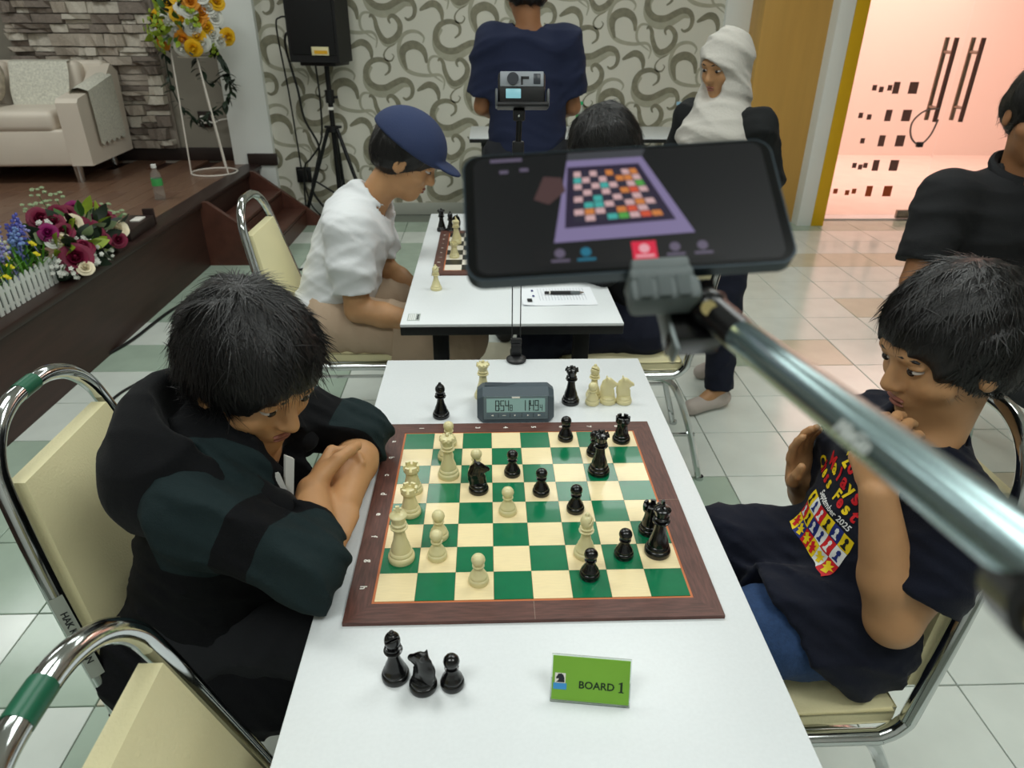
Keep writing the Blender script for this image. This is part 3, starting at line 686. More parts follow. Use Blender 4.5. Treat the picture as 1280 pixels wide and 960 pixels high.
# ================================================================== CHAIRS
m_chrome = M('chrome', (196, 200, 200), .10, metal=1.0, noise=(9, .06))
m_vinyl = M('cream_vinyl', (230, 221, 176), .42, bump=(260, .22), noise=(6, .04))
def chair_meshes():
    D = []
    def up(s):                                  # one side: arch half, upright, bend, seat rail
        return [(-.322, s * .0, .945), (-.320, s * .05, .943), (-.315, s * .095, .925), (-.308, s * .128, .89), (-.298, s * .145, .84), (-.262, s * .175, .68), (-.215, s * .203, .49), (-.203, s * .207, .455), (-.175, s * .208, .432), (-.13, s * .208, .428), (.19, s * .208, .428)]
    path = [V3(p) for p in reversed(up(1))] + [V3(p) for p in up(-1)][1:]
    D.append(('back_frame', MB().tube(spline(path, 5), .0135, 10).mesh('back_frame', m_chrome)))
    # padded back, tapering to the top, between the uprights
    bm = bmesh.new(); bmesh.ops.create_cube(bm, size=1.0)
    bmesh.ops.subdivide_edges(bm, edges=list(bm.edges), cuts=5, use_grid_fill=True)
    for v in bm.verts:
        t = v.co.z + .5; wd = .362 - .115 * t; bul = 1 - (abs(v.co.y) * 2) ** 4; bul *= 1 - (abs(v.co.z) * 2) ** 6
        z = .515 + t * .335; xc = -.2 - (z - .43) * .228
        v.co = V3((xc + v.co.x * (.026 + .022 * bul), v.co.y * wd, z))
    me = bpy.data.meshes.new('back_pad'); bm.to_mesh(me); bm.free(); me.materials.append(m_vinyl)
    me.polygons.foreach_set('use_smooth', [True] * len(me.polygons)); me.set_sharp_from_angle(angle=.9); D.append(('back_pad', me))
    bm = bmesh.new(); bmesh.ops.create_cube(bm, size=1.0)
    bmesh.ops.subdivide_edges(bm, edges=list(bm.edges), cuts=5, use_grid_fill=True)
    for v in bm.verts:
        bul = (1 - (abs(v.co.y) * 2) ** 4) * (1 - (abs(v.co.x) * 2) ** 4)
        v.co = V3((v.co.x * .40, v.co.y * (.40 + .02 * v.co.x), .457 + v.co.z * .042 + (.012 * bul if v.co.z > 0 else 0)))
    bmesh.ops.bevel(bm, geom=[e for e in bm.edges if e.calc_face_angle(0) > .9], offset=.008, segments=2, affect='EDGES')
    me = bpy.data.meshes.new('seat'); bm.to_mesh(me); bm.free(); me.materials.append(m_vinyl)
    me.polygons.foreach_set('use_smooth', [True] * len(me.polygons)); D.append(('seat', me))
    for s in (1, -1):
        for x0, x1 in ((-.10, -.315), (.10, .235)):
            q = [(0.0, s * .185, .413), (x0 * .9, s * .185, .413), (x0 + (x1 - x0) * .25, s * .185, .400), (x0 + (x1 - x0) * .45, s * .186, .355), (x1 * .80, s * .19, .22), (x1, s * .195, .0)]
            D.append(('leg', MB().tube(spline(q, 5), .0115, 8).cyl((x1, s * .195, 0), (x1, s * .195, .018), .0145, n=10).mesh('leg', m_chrome)))
        D.append(('stretcher', MB().cyl((-.275, s * .19, .19), (.212, s * .19, .19), .007, n=8).mesh('stretcher', m_chrome)))
    return D
CH = chair_meshes()
def chair(label, x, y, rz):
    t = thing('banquet_chair', label, 'chair', (x, y, 0), rz, 'cream vinyl banquet chairs with chrome frames')
    for n, me in CH: put(n, me, t)
    return t
c1 = chair('cream chrome framed chair with printed sticker, behind the boy in the black hoodie', -.46, .05, 0)
c2 = chair('empty cream chrome framed chair pushed in beside the captured black pieces', -.125, -.53, 0)
c3 = chair('cream chrome framed chair of the man in the white shirt and cap', -.52, 1.38, 0)
c4 = chair('cream chrome framed chair of the boy in the navy printed shirt', .40, -.01, PI)
c5 = chair('cream chrome framed chair under the seated person in navy trousers', .375, 1.29, PI)
c6 = chair('cream chrome framed chair under the man in the black polo shirt', 1.67, 1.10, -PI / 2)
# ownership sticker on the upright of the first chair
a = V3((-.262, -.175, .68)); b = V3((-.225, -.197, .535)); ax = (b - a).normalized(); nr = V3((.55, -.80, .0)); nr = (nr - ax * nr.dot(ax)).normalized(); sd = ax.cross(nr)
mm = (a + b) / 2 + nr * .0138
stk = MB().add([mm + ax * l + sd * w_ - nr * abs(w_) * .25 for l, w_ in ((-.075, -.010), (.075, -.010), (.075, .0), (.075, .010), (-.075, .010), (-.075, .0))], [(0, 1, 2, 5), (5, 2, 3, 4)]).build('ownership_sticker', M('sticker_clear', (150, 156, 146), .35), c1)
text_obj('sticker_text', 'HAK KERAJAAN', .0135, MATS['ink'], stk, mm + nr * .0004, ax, -sd if True else sd, bold=.0003)
# green tape rings on the arches
for c, s in ((c1, -1), (c2, 1)):
    MB().tube([(-.3222, -.020, .9452), (-.3222, .0, .9455), (-.3222, .020, .9452)], .0142, 12).build('green_tape', M('green_tape', (24, 92, 66), .35), c)

# ================================================================== PHONE ON ARM (close to the camera)
TL, TR, BR, BL = atd(578, 195, .367), atd(962, 172, .367), atd(1000, 326, .337), atd(582, 352, .337)
pc = (TL + TR + BR + BL) / 4; ex = ((TR + BR) - (TL + BL)).normalized(); ey = ((TL + TR) - (BL + BR)); ey = (ey - ex * ey.dot(ex)).normalized(); ez = ex.cross(ey)
PW = ((TR - TL).length + (BR - BL).length) / 2; PH = ((TL - BL).length + (TR - BR).length) / 2
PR = Matrix((ex, ey, ez)).transposed()
ph = thing('smartphone', 'large dark smartphone held sideways on the stand showing a live chessboard picture', 'phone', pc)
ph.rotation_euler = PR.to_euler()
def rrect(wd, ht, r, n=6):
    out = []
    for cx, cy, a0 in ((wd / 2 - r, ht / 2 - r, 0), (-wd / 2 + r, ht / 2 - r, PI / 2), (-wd / 2 + r, -ht / 2 + r, PI), (wd / 2 - r, -ht / 2 + r, 3 * PI / 2)):
        for k in range(n + 1): out.append((cx + r * math.cos(a0 + k * PI / 2 / n), cy + r * math.sin(a0 + k * PI / 2 / n)))
    return out
MB().prism(rrect(PW, PH, .009), -.0088, -.0006).build('case', M('phone_case', (40, 54, 62), .4, metal=.3), ph, smooth=30)
MB().prism(rrect(PW - .002, PH - .002, .0085), -.0007, 0).build('front_glass', M('phone_glass', (8, 9, 11), .15, spec=.4), ph, smooth=30)
def scr(nm, r, g, b, s=.75): return M('screen_' + nm, (2, 2, 2), .35, spec=.25, emit=((r, g, b), s))
# live picture on the screen: u 0..1 left to right, v 0..1 bottom to top
SW, SH = PW * .93, PH * .93
def sp(u, v, h): return V3(((u - .5) * SW, (v - .5) * SH, h))
pic = MB().prism([(x, y) for x, y in rrect(SW, SH, .006)], .00005, .0002).build('screen', scr('dark', 24, 26, 30, .35), ph, smooth=0)
def spoly(name, pts, m, h): return MB().add([sp(u, v, h) for u, v in pts], [tuple(range(len(pts)))]).build(name, m, pic, smooth=0)
spoly('picture_table', [(.255, .225), (.72, .245), (.585, .93), (.325, .93)], scr('lilac', 142, 130, 172, .7), .00030)
spoly('picture_wall', [(.325, .93), (.585, .93), (.60, 1.0), (.33, 1.0)], scr('wall', 76, 78, 84, .6), .00030)
def bq(s, t):                                             # board quad, bilinear
    a, b, c, d = (.295, .34), (.665, .36), (.57, .87), (.325, .87)
    lo = (a[0] + (b[0] - a[0]) * s, a[1] + (b[1] - a[1]) * s); hi = (d[0] + (c[0] - d[0]) * s, d[1] + (c[1] - d[1]) * s)
    return (lo[0] + (hi[0] - lo[0]) * t, lo[1] + (hi[1] - lo[1]) * t)
spoly('picture_board', [bq(0, 0), bq(1, 0), bq(1, 1), bq(0, 1)], scr('board', 44, 34, 60, .7), .00036)
rp = random.Random(11); pal = [scr('p1', 214, 176, 176, .8), scr('p2', 50, 46, 64, .7), scr('p3', 70, 176, 168, .8), scr('p4', 214, 132, 66, .8), scr('p5', 216, 86, 56, .8), scr('p6', 84, 168, 74, .8), scr('p7', 70, 150, 206, .8)]
for i in range(8):
    for j in range(8):
        k = 0 if (i + j) % 2 else 1
        if rp.random() < .30: k = rp.choice([2, 2, 3, 2] if i < 4 else [3, 3, 5, 4])
        g = .06
        s0, s1, q0, q1 = .08 + .84 * (i + g) / 8, .08 + .84 * (i + 1 - g) / 8, .08 + .84 * (j + g) / 8, .08 + .84 * (j + 1 - g) / 8
        spoly('picture_square', [bq(s0, q0), bq(s1, q0), bq(s1, q1), bq(s0, q1)], pal[k], .00042)
spoly('picture_toolbar', [(.19, .03), (.80, .03), (.80, .20), (.19, .20)], scr('bar', 22, 22, 25, .5), .00046)
spoly('stop_button', [(.505, .045), (.585, .045), (.585, .195), (.505, .195)], scr('red', 214, 34, 66, .9), .0005)
for u, nm, c in ((.27, 'toolbar_icon', scr('icon', 116, 106, 130, .6)), (.355, 'toolbar_icon', scr('cyan', 34, 122, 150, .7)), (.545, 'toolbar_icon', scr('pink', 240, 170, 180, .8)), (.645, 'toolbar_icon', MATS['screen_icon']), (.735, 'toolbar_icon', MATS['screen_icon'])):
    spoly(nm, [(u + .018 * math.cos(t), .135 + .038 * math.sin(t)) for t in np.linspace(0, 2 * PI, 11)[:-1]], c, .00055)
    spoly('toolbar_caption', [(u - .03, .065), (u + .03, .065), (u + .03, .085), (u - .03, .085)], c, .00055)
for u0, u1, v0 in ((.06, .17, .965), (.09, .12, .86), (.16, .19, .87)): spoly('status_icon', [(u0, v0 - .015), (u1, v0 - .015), (u1, v0 + .015), (u0, v0 + .015)], MATS['screen_icon'], .0005)
spoly('picture_person', [(.20, .60), (.25, .55), (.31, .66), (.30, .78), (.24, .80)], scr('skin', 92, 66, 66, .6), .00034)

m_grip = M('grip_grey', (92, 100, 100), .55); m_tube = M('arm_tube', (150, 172, 174), .18, metal=.85); m_blk2 = M('joint_black', (12, 12, 14), .25)
m_gold = M('screw_gold', (214, 196, 140), .25, metal=.9)
ar = thing('phone_stand', 'jointed silver tube stand with grey spring clamp holding the smartphone', 'phone stand', (0, 0, 0))
def L2(u, v, d): return atd(u, v, d)
def LP(x, y, z): return pc + ex * x + ey * y + ez * z
cx = (pc + ex * (.5 * PW * ((822 - 791) / 210.0))) - pc; ox = cx.dot(ex)
bx = -PH / 2
MB().box(LP(ox, bx - .005, -.004), (.031, .008, .022), .003, PR).build('clamp_jaw', m_grip, ar)
MB().box(LP(ox, bx - .0005, .0042), (.028, .007, .006), .002, PR).build('clamp_lip', m_grip, ar)
g = MB().box(LP(ox + .001, bx - .0135, -.002), (.034, .014, .018), .004, PR).build('clamp_body', m_grip, ar)
for k in (-.009, .0, .009): MB().box(LP(ox + k * 1.0, bx - .0135, .0075), (.0066, .011, .0012), .0004, PR).build('clamp_rib', M('grip_dark', (70, 78, 78), .6), g)
J = L2(886, 385, .335)
MB().box(L2(861, 397, .352), (.027, .034, .020), .002, PR).build('swivel_block', m_blk2, ar)
MB().box(L2(833, 408, .346), (.0022, .034, .016), .0008, PR @ Matrix.Rotation(.12, 3, 'Z')).build('swivel_plate', M('plate_grey', (112, 120, 120), .4, metal=.5), ar)
jt = MB().ell(J, .0095).build('upper_joint', m_blk2, ar)
vd = (V3(CAM_P) - J).normalized()
MB().cyl(J + vd * .006, J + vd * .0115, .0036, n=14).build('joint_screw', m_gold, jt)
K = L2(1312, 752, .150)
ta = L2(915, 412, .328); tb = L2(1330, 728, .146); dirt = (tb - ta).normalized()
MB().cyl(J, ta + dirt * .012, .0082, .0082, 16).build('tube_socket', m_blk2, ar)
tu = MB().cyl(ta, tb, .0080, .0080, 28).build('upper_tube', m_tube, ar)
jl = MB().cyl(K - vd * .010, K + vd * .006, .0105, n=24).build('lower_joint', m_blk2, ar)
MB().cyl(K + vd * .006 + V3((-.003, 0, -.002)), K + vd * .008 + V3((-.003, 0, -.002)), .004, n=16).build('joint_screw', m_gold, jl)
md = ta.lerp(tb, .64); vv = (V3(CAM_P) - md).normalized(); nn = (vv - dirt * vv.dot(dirt)).normalized(); yy = nn.cross(dirt)
text_obj('brand_text', 'MieGo', .0068, M('text_grey', (172, 178, 174), .6), tu, md + nn * .0079 - yy * .0034, dirt, yy, bold=.0004)
# lower arm leaves the frame to a floor pole beside the photographer
Pl = V3((.62, -1.02, 1.18)); MB().cyl(K, Pl, .0070, n=20).build('lower_tube', m_tube, ar)
MB().cyl(Pl + V3((0, 0, .03)), (Pl.x, Pl.y, .02), .011, n=16).build('floor_pole', m_blk2, ar)
MB().lathe([(.16, 0), (.16, .012), (.03, .022), (.0125, .05)], 28, (Pl.x, Pl.y, 0)).build('floor_base', m_blk2, ar)

# ================================================================== ACTION CAMERA STAND (clamped to the far end of the first table)
cs = thing('camera_stand', 'black twin rod camera stand clamped to the end of the table behind the clock', 'camera stand', (.006, .556, TZ))
MB().lathe([(.0215, 0.0005), (.0235, .002), (.0235, .007), (.019, .010), (.010, .012)], 24).build('clamp_foot', m_pl, cs)
MB().box((0, .012, .024), (.024, .022, .034), .004).build('clamp_body', m_pl, cs)
MB().box((0, .022, -.02), (.028, .006, .085), .003).build('clamp_bracket', m_pl, cs)
MB().box((0, .0, -.050), (.028, .05, .006), .002).build('clamp_jaw', m_pl, cs)
for s in (-1, 1): MB().cyl((s * .0098, .014, .035), (s * .0098, .012, .47), .0013, n=8).build('rod', m_black, cs)
MB().box((0, .013, .045), (.026, .012, .016), .003).build('rod_socket', m_pl, cs)
MB().box((0, .012, .475), (.024, .014, .045), .003).build('rod_head', m_pl, cs)
MB().cyl((0, .012, .49), (0.002, .012, .545), .006, n=12).build('neck', m_black, cs)
MB().box((.001, .012, .548), (.024, .018, .022), .003).build('mount', m_pl, cs)
MB().ell((.0, .0, .548), .003).build('mount_screw', m_chrome, cs)
cm = thing('action_camera', 'small grey and black action camera mounted on the twin rod stand', 'camera', (.012, .566, TZ + .562))
m_camg = M('camera_grey', (156, 162, 170), .4)
CRm = Matrix.Rotation(-.28, 3, 'X')
MB().box(CRm @ V3((0, 0, .034)), (.094, .030, .062), .006, CRm).build('housing', m_pl, cm)
MB().box(CRm @ V3((0, -.0155, .051)), (.086, .003, .028), .001, CRm).build('front_plate', m_camg, cm)
MB().cyl(CRm @ V3((-.018, -.016, .051)), CRm @ V3((-.018, -.0215, .051)), .0115, n=24).build('lens_ring', M('camera_dark', (58, 62, 70), .3), cm)
MB().box(CRm @ V3((.006, -.0172, .053)), (.016, .002, .005), 0, CRm).build('camera_mark', m_pl, cm); MB().box(CRm @ V3((.000, -.0172, .047)), (.004, .002, .014), 0, CRm).build('camera_mark', m_pl, cm)
MB().box(CRm @ V3((.030, -.0172, .051)), (.014, .002, .020), .001, CRm).build('camera_window', MATS['camera_dark'], cm)
MB().box(CRm @ V3((-.017, -.0160, .024)), (.030, .002, .018), .001, CRm).build('status_screen', M('status_lcd', (20, 40, 46), .3, emit=((140, 200, 208), .8)), cm)
MB().box(CRm @ V3((.002, -.002, .003)), (.104, .040, .010), .003, CRm).build('cradle', m_pl, cm)
for s in (-1, 1): MB().box(CRm @ V3((s * .0515 + .001, -.006, .016)), (.005, .03, .034), .002, CRm).build('cradle_arm', M('cradle_grey', (90, 94, 96), .4, metal=.4), cm)

# ================================================================== SPEAKER AND TRIPOD
sx, sy = -1.24, 4.76
tr = thing('speaker_stand', 'black tripod stand carrying the loudspeaker by the wallpaper', 'stand', (sx, sy, 0))
MB().cyl((0, 0, .12), (0, 0, 1.172), .019, n=16).build('pole', m_black, tr)
MB().cyl((0, 0, .90), (0, 0, .99), .034, n=16).build('collar', m_pl, tr); MB().box((.045, 0, .94), (.03, .02, .02), .005).build('knob', m_pl, tr)
MB().box((0, 0, .86), (.04, .042, .02), .002).build('white_tape', m_white_ink, tr)
MB().cyl((0, 0, .69), (0, 0, .735), .042, n=16).build('hub', m_pl, tr); MB().box((0, 0, .728), (.13, .03, .018), .004).build('hub_wing', m_pl, tr)
for a in (math.radians(205), math.radians(-35), math.radians(85)):
    e = V3((math.cos(a) * .33, math.sin(a) * .10 - (.0 if a > 0 else .12), .012)); s0 = V3((math.cos(a) * .04, math.sin(a) * .04, .715))
    lg = MB().tube([s0, e], .0145, 10).build('leg', m_black, tr); MB().ell(e, (.02, .02, .014), n=10, m=6).build('rubber_foot', m_pl, lg)
    MB().cyl(s0.lerp(e, .55), (0, 0, .2), .007, n=8).build('brace', m_black, tr)
sp_ = thing('loudspeaker', 'black loudspeaker with white tape and yellow sticker on the tripod', 'speaker', (sx, sy, 1.185), math.radians(-14))
bk = MB(); pts = [(-.20, .17), (-.15, -.17), (.15, -.17), (.20, .17)]
bk.prism([(-.19, -.18), (.19, -.18), (.155, .125), (-.155, .125)], 0.0, .66).build('cabinet', M('speaker_black', (14, 14, 16), .6, bump=(200, .2)), sp_, smooth=25)
MB().box((0, -.182, .34), (.34, .012, .58), .01).build('grille', M('speaker_grille', (10, 10, 12), .7, bump=(420, .5)), sp_)
MB().box((0, -.02, -.01), (.28, .24, .03), .008).build('foot_plate', m_pl, sp_)
MB().box((-.176, -.10, .29), (.004, .15, .065), .001, (0, 0, -.09)).build('white_tape', M('white_tape', (206, 204, 198), .6), sp_)
yl = MB().box((.055, -.190, .075), (.13, .004, .055), .001).build('yellow_sticker', M('sticker_cream', (226, 216, 170), .5), sp_); MB().box((.06, -.1925, .068), (.10, .002, .022)).build('sticker_band', M('sticker_yellow', (226, 170, 40), .5), yl)
m_cab = M('cable_black', (14, 14, 15), .5)
def cable(label, pts, r=.006, n=7, name='cable'): return tag(MB().tube(spline(pts, n), r, 8).build(name, m_cab), label, 'cable')
wy = 4.90
sk = thing('wall_socket', 'black power adapter plugged into the wallpaper wall below the speaker', 'socket', (-1.56, WY, .33))
MB().box((0, -.012, 0), (.12, .02, .12), .004).build('plate', m_pl, sk); MB().box((0, -.04, 0), (.075, .045, .095), .008).build('adapter', m_pl, sk)
cable('thin black cable hanging straight from the speaker down to the wall adapter', [(-1.43, 4.62, 1.47), (-1.52, 4.70, 1.47), (-1.56, 4.72, 1.40), (-1.555, 4.80, 1.0), (-1.56, 4.88, .6), (-1.56, 4.90, .39)], .006)
cable('thick black cable looping from the speaker back to the floor by the tripod', [(-1.42, 4.64, 1.38), (-1.50, 4.72, 1.36), (-1.52, 4.76, 1.25), (-1.48, 4.78, 1.0), (-1.46, 4.80, .78), (-1.38, 4.82, .58), (-1.42, 4.84, .42), (-1.47, 4.82, .25), (-1.40, 4.76, .14), (-1.30, 4.70, .05), (-1.28, 4.5, .01), (-1.22, 4.3, .010)], .009)
cable('black cable running down from the speaker past the tripod hub', [(-1.30, 4.66, 1.20), (-1.32, 4.78, .9), (-1.36, 4.84, .62), (-1.47, 4.87, .47), (-1.52, 4.88, .42), (-1.545, 4.88, .28), (-1.545, 4.84, .1), (-1.50, 4.74, .01)], .007)
cable('black cable looping from the adapter across the green floor tiles', [(-1.55, 4.90, .28), (-1.50, 4.86, .10), (-1.34, 4.66, .012), (-1.26, 4.3, .010), (-1.22, 3.9, .010), (-1.24, 3.7, .010), (-1.26, 3.6, .010)], .006)
fp = [onz(u, v, .012) for u, v in ((400, 334), (352, 340), (290, 352), (222, 383), (165, 425), (110, 458), (40, 515), (-60, 600))]
cable('long black cable lying on the floor along the foot of the stage', [tuple(p) for p in fp], .008)
fp = [onz(u, v, .010) for u, v in ((260, 440), (215, 461), (170, 480), (140, 500), (128, 525), (120, 545), (60, 600))]
cable('short curved black cable on the tiles behind the hooded boy', [tuple(p) for p in fp], .006)
# ================================================================== SOFA ON THE STAGE
m_sofa = M('sofa_leather', (224, 213, 198), .5, bump=(180, .12), noise=(3, .04)); m_seam = M('sofa_seam', (150, 136, 122), .7)
so = thing('sofa', 'cream leather sofa with chrome legs on the stage by the stone wall', 'sofa', (-3.774, 4.495, SZ), .08)
MB().box((0, -.02, .24), (1.80, .74, .24), .02, seg=3).build('base', m_sofa, so)
for k in (-1, 0, 1):
    MB().box((k * .505, -.07, .41), (.49, .66, .14), .045, seg=4).build('seat_cushion', m_sofa, so)
    MB().box((k * .505, .235, .56), (.50, .18, .40), .05, (-.16, 0, 0), seg=4).build('back_cushion', m_sofa, so)
MB().box((0, .32, .50), (1.78, .13, .52), .03, (-.08, 0, 0), seg=3).build('back_frame', m_sofa, so)
for s in (-1, 1):
    R = Matrix.Rotation(PI / 2, 3, 'Y') if False else Matrix(((0, 0, 1), (1, 0, 0), (0, 1, 0)))
    MB().prism([(-.39, .12), (.36, .12), (.40, .68), (.30, .74), (.10, .62), (-.37, .555), (-.40, .53)], s * .865 - .07, s * .865 + .07, R).build('armrest', m_sofa, so, smooth=20)
    for yy in (-.33, .28): MB().cyl((s * .80, yy, 0), (s * .80, yy, .125), .026, .034, 16).build('leg', m_chrome, so)
dl = thing('lace_throw', 'white lace doily draped over the back of the sofa', 'throw', (-3.28, 4.675, SZ + .74), .08)
m_lace = M('lace', (216, 214, 200), .85, noise=(70, .18), bump=(120, .9))
vs = []; prof_l = [(.19, -.22, 0), (.15, .0, 0), (.06, .028, 0), (-.03, .02, 0), (-.065, -.05, 0), (-.10, -.16, 0), (-.125, -.30, 0), (-.14, -.36, 0)]
for i in range(13):
    x = (i / 12 - .5) * .40
    for j, (y, z, _) in enumerate(prof_l): vs.append((x + .006 * math.sin(j * 2.1 + i), y + .03, z + (.012 * math.cos(i * PI) if j in (0, 7) else 0)))
MB().add(vs, [(i * 8 + j, (i + 1) * 8 + j, (i + 1) * 8 + j + 1, i * 8 + j + 1) for i in range(12) for j in range(7)]).build('lace_cloth', m_lace, dl)
al = thing('lace_throw', 'white lace doily draped over the armrest of the sofa', 'throw', (-2.826, 4.56, SZ + .60), .08)
vs = []
for i in range(11):
    y = (i / 10 - .5) * .46
    for j, (x, z) in enumerate(((-.125, -.10), (-.12, .02 + y * .14), (-.09, .045 + y * .16), (-.05, .05 + y * .16), (.008, .03 + y * .16), (.012, -.12), (.012, -.26), (.012, -.36 + .012 * math.cos(i * PI)))): vs.append((x, y, z))
MB().add(vs, [(i * 8 + j, (i + 1) * 8 + j, (i + 1) * 8 + j + 1, i * 8 + j + 1) for i in range(10) for j in range(7)]).build('lace_cloth', m_lace, al)
cu = thing('cushion', 'grey beige patterned scatter cushion leaning on the sofa seat', 'cushion', (-3.68, 4.44, SZ + .49))
sdf('cover', [('+', ell((0, 0, .17), (.23, .085, .19)), 0), ('&', rbox((0, 0, .17), (.20, .09, .17), None, .05), .03)], .012, M('cushion_cloth', (168, 158, 142), .85, noise=(26, .3), bump=(90, .6)), cu).rotation_euler = (-.45, .1, .2)

# ================================================================== FLOWERS
def rose_mesh(m, seed, R=.055):
    r = random.Random(seed); mb = MB()
    for ring, (n, rad, hgt, tilt) in enumerate(((3, .22, .95, .15), (5, .45, .85, .45), (6, .72, .62, .85), (7, .95, .35, 1.2))):
        for k in range(n):
            a = 2 * PI * k / n + ring * .5 + r.uniform(-.15, .15); wd = (.30 + .14 * ring) * R * 1.5
            c, s_ = math.cos(a), math.sin(a); vs = []
            for j in range(4):
                t = j / 3; rr = R * rad * (.25 + .75 * math.sin(t * 1.4)) + (R * .16 * ring * t * t); z = R * (hgt * t - (.12 * ring * t ** 3))
                for i in (-1, -.35, .35, 1):
                    ww = wd * math.sin(PI * (.18 + .62 * t)) * i; bend = -abs(i) ** 2 * R * .22
                    vs.append(((rr + bend) * c - ww * s_, (rr + bend) * s_ + ww * c, z))
            mb.add(vs, [(j * 4 + i, j * 4 + i + 1, (j + 1) * 4 + i + 1, (j + 1) * 4 + i) for j in range(3) for i in range(3)])
    mb.ell((0, 0, R * .5), (R * .2, R * .2, R * .5), n=8, m=6); return mb.mesh('rose', m)
def leaf_mesh(m, L=.07, wd=.02):
    vs = []
    for j in range(6):
        t = j / 5; w_ = wd * math.sin(PI * min(1, t * .92 + .06)); z = -.25 * L * t * t
        vs += [(L * t, -w_, z + .12 * w_), (L * t, 0, z), (L * t, w_, z + .12 * w_)]
    return MB().add(vs, [(j * 3 + i, j * 3 + i + 1, j * 3 + i + 4, j * 3 + i + 3) for j in range(5) for i in range(2)]).mesh('leaf', m)
def spray_mesh(m, seed, n=9, R=.035, r0=.008):
    r = random.Random(seed); mb = MB()
    for k in range(n):
        p = V3((r.uniform(-R, R), r.uniform(-R, R), r.uniform(-.3 * R, R)))
        for q in range(5): 
            a = q * 2 * PI / 5; mb.ell(p + V3((math.cos(a) * r0 * .8, math.sin(a) * r0 * .8, 0)), (r0 * .75, r0 * .6, r0 * .3), Matrix.Rotation(a, 3, 'Z'), 6, 4)
    return mb.mesh('blossom_spray', m)
m_mar = M('rose_maroon', (118, 10, 52), .6, noise=(20, .25)); m_mar2 = M('rose_magenta', (140, 14, 96), .6, noise=(20, .25)); m_crm = M('rose_cream', (238, 226, 196), .6, noise=(20, .08)); m_wht = M('rose_white', (232, 232, 224), .6); m_ylw = M('rose_yellow', (236, 186, 26), .6, noise=(20, .15)); m_org = M('rose_orange', (226, 150, 40), .6, noise=(20, .15))
m_leaf = M('leaf_green', (64, 104, 44), .5, noise=(20, .3)); m_leafd = M('leaf_dark', (28, 44, 28), .5, noise=(20, .3)); m_leafl = M('leaf_lime', (142, 164, 44), .5, noise=(20, .25)); m_leafp = M('leaf_pale', (150, 168, 128), .6)
RO = {k: rose_mesh(m, i) for i, (k, m) in enumerate((('mar', m_mar), ('mag', m_mar2), ('crm', m_crm), ('wht', m_wht), ('ylw', m_ylw), ('org', m_org)))}
LF = {k: leaf_mesh(m) for k, m in (('g', m_leaf), ('d', m_leafd), ('l', m_leafl), ('p', m_leafp))}
SPW = [spray_mesh(m_wht, i) for i in range(3)]; SPG = [spray_mesh(m_leafl, 9 + i) for i in range(2)]; SPP = [spray_mesh(m_leafp, 19 + i) for i in range(2)]
def look(d): return V3(d).to_track_quat('Z', 'Y').to_euler()
def put_dir(name, me, parent, p, d, s=1.0): return put(name, me, parent, p, look(d), (s, s, s))
rf = random.Random(21)
def foliage(parent, c, R, n, kinds, sc=(.8, 1.4), zmin=-.3):
    for k in range(n):
        d = V3((rf.gauss(0, 1), rf.gauss(0, 1), rf.gauss(0, 1))).normalized()
        if d.z < zmin: d.z = -d.z
        p = V3(c) + V3((d.x * R[0], d.y * R[1], d.z * R[2])) * rf.uniform(.6, .95)
        s = rf.uniform(*sc); q = d.to_track_quat('X', 'Z').to_euler(); q.rotate_axis('X', rf.uniform(0, 6))
        put('leaf', LF[rf.choice(kinds)], parent, p, q, (s, s, s))
# bouquet of maroon and cream roses lying on the stage edge
bq_ = thing('flower_arrangement', 'artificial bouquet of maroon and cream roses on the stage edge', 'flowers', (-1.99, 2.30, SZ))
MB().box((0, 0, .03), (.16, .50, .05), .015).build('foam_base', m_leafd, bq_)
def bpos(u, v, y): p = ony(u, v, y); return p - V3((-1.99, 2.30, SZ))
for k, u, v, y, s in (('mag', 93, 262, 2.55, 1.1), ('mar', 84, 270, 2.40, 1.35), ('mar', 50, 274, 2.22, 1.35), ('mar', 66, 279, 2.22, 1.3), ('crm', 102, 269, 2.55, 1.0), ('crm', 91, 279, 2.28, 1.05), ('mar', 112, 290, 2.32, 1.5), ('mar', 80, 290, 2.16, 1.1), ('mag', 60, 291, 2.10, 1.0), ('mar', 132, 273, 2.58, 1.2), ('crm', 146, 287, 2.52, 1.35), ('mar', 148, 300, 2.46, 1.0), ('mar', 95, 323, 2.08, 1.7), ('crm', 107, 335, 2.06, .9), ('mar', 118, 263, 2.66, 1.0), ('wht', 130, 284, 2.5, .9), ('wht', 66, 302, 2.1, .8), ('mar', 100, 282, 2.35, 1.2), ('mar', 72, 268, 2.35, 1.1), ('mag', 120, 276, 2.5, 1.0), ('crm', 76, 300, 2.12, .9), ('mar', 104, 310, 2.15, 1.2), ('mar', 140, 292, 2.5, 1.1), ('mar', 126, 300, 2.36, 1.1)):
    p = bpos(u, v, y); d = V3(CAM_P) - (p + V3((-1.99, 2.30, SZ))); d.z += rf.uniform(.3, 2.2); d.y += rf.uniform(-.6, 1.6)
    put_dir('rose', RO[k], bq_, p, d, s * .54)
foliage(bq_, (.02, .02, .10), (.12, .32, .14), 80, 'gddlp'); foliage(bq_, (.02, -.12, .08), (.12, .18, .10), 40, 'gdl')
for u, v, y in ((105, 305, 2.2), (111, 308, 2.2), (115, 317, 2.2), (120, 326, 2.16), (84, 333, 2.05), (88, 340, 2.05), (76, 340, 2.03), (122, 308, 2.3), (136, 318, 2.36), (112, 316, 2.2), (60, 285, 2.15), (130, 305, 2.4)):
    tag(put_dir('blossom_spray', SPW[rf.randrange(3)], bq_, bpos(u, v, y), (.5, -1, .6), rf.uniform(.7, 1.0)), kind='stuff')
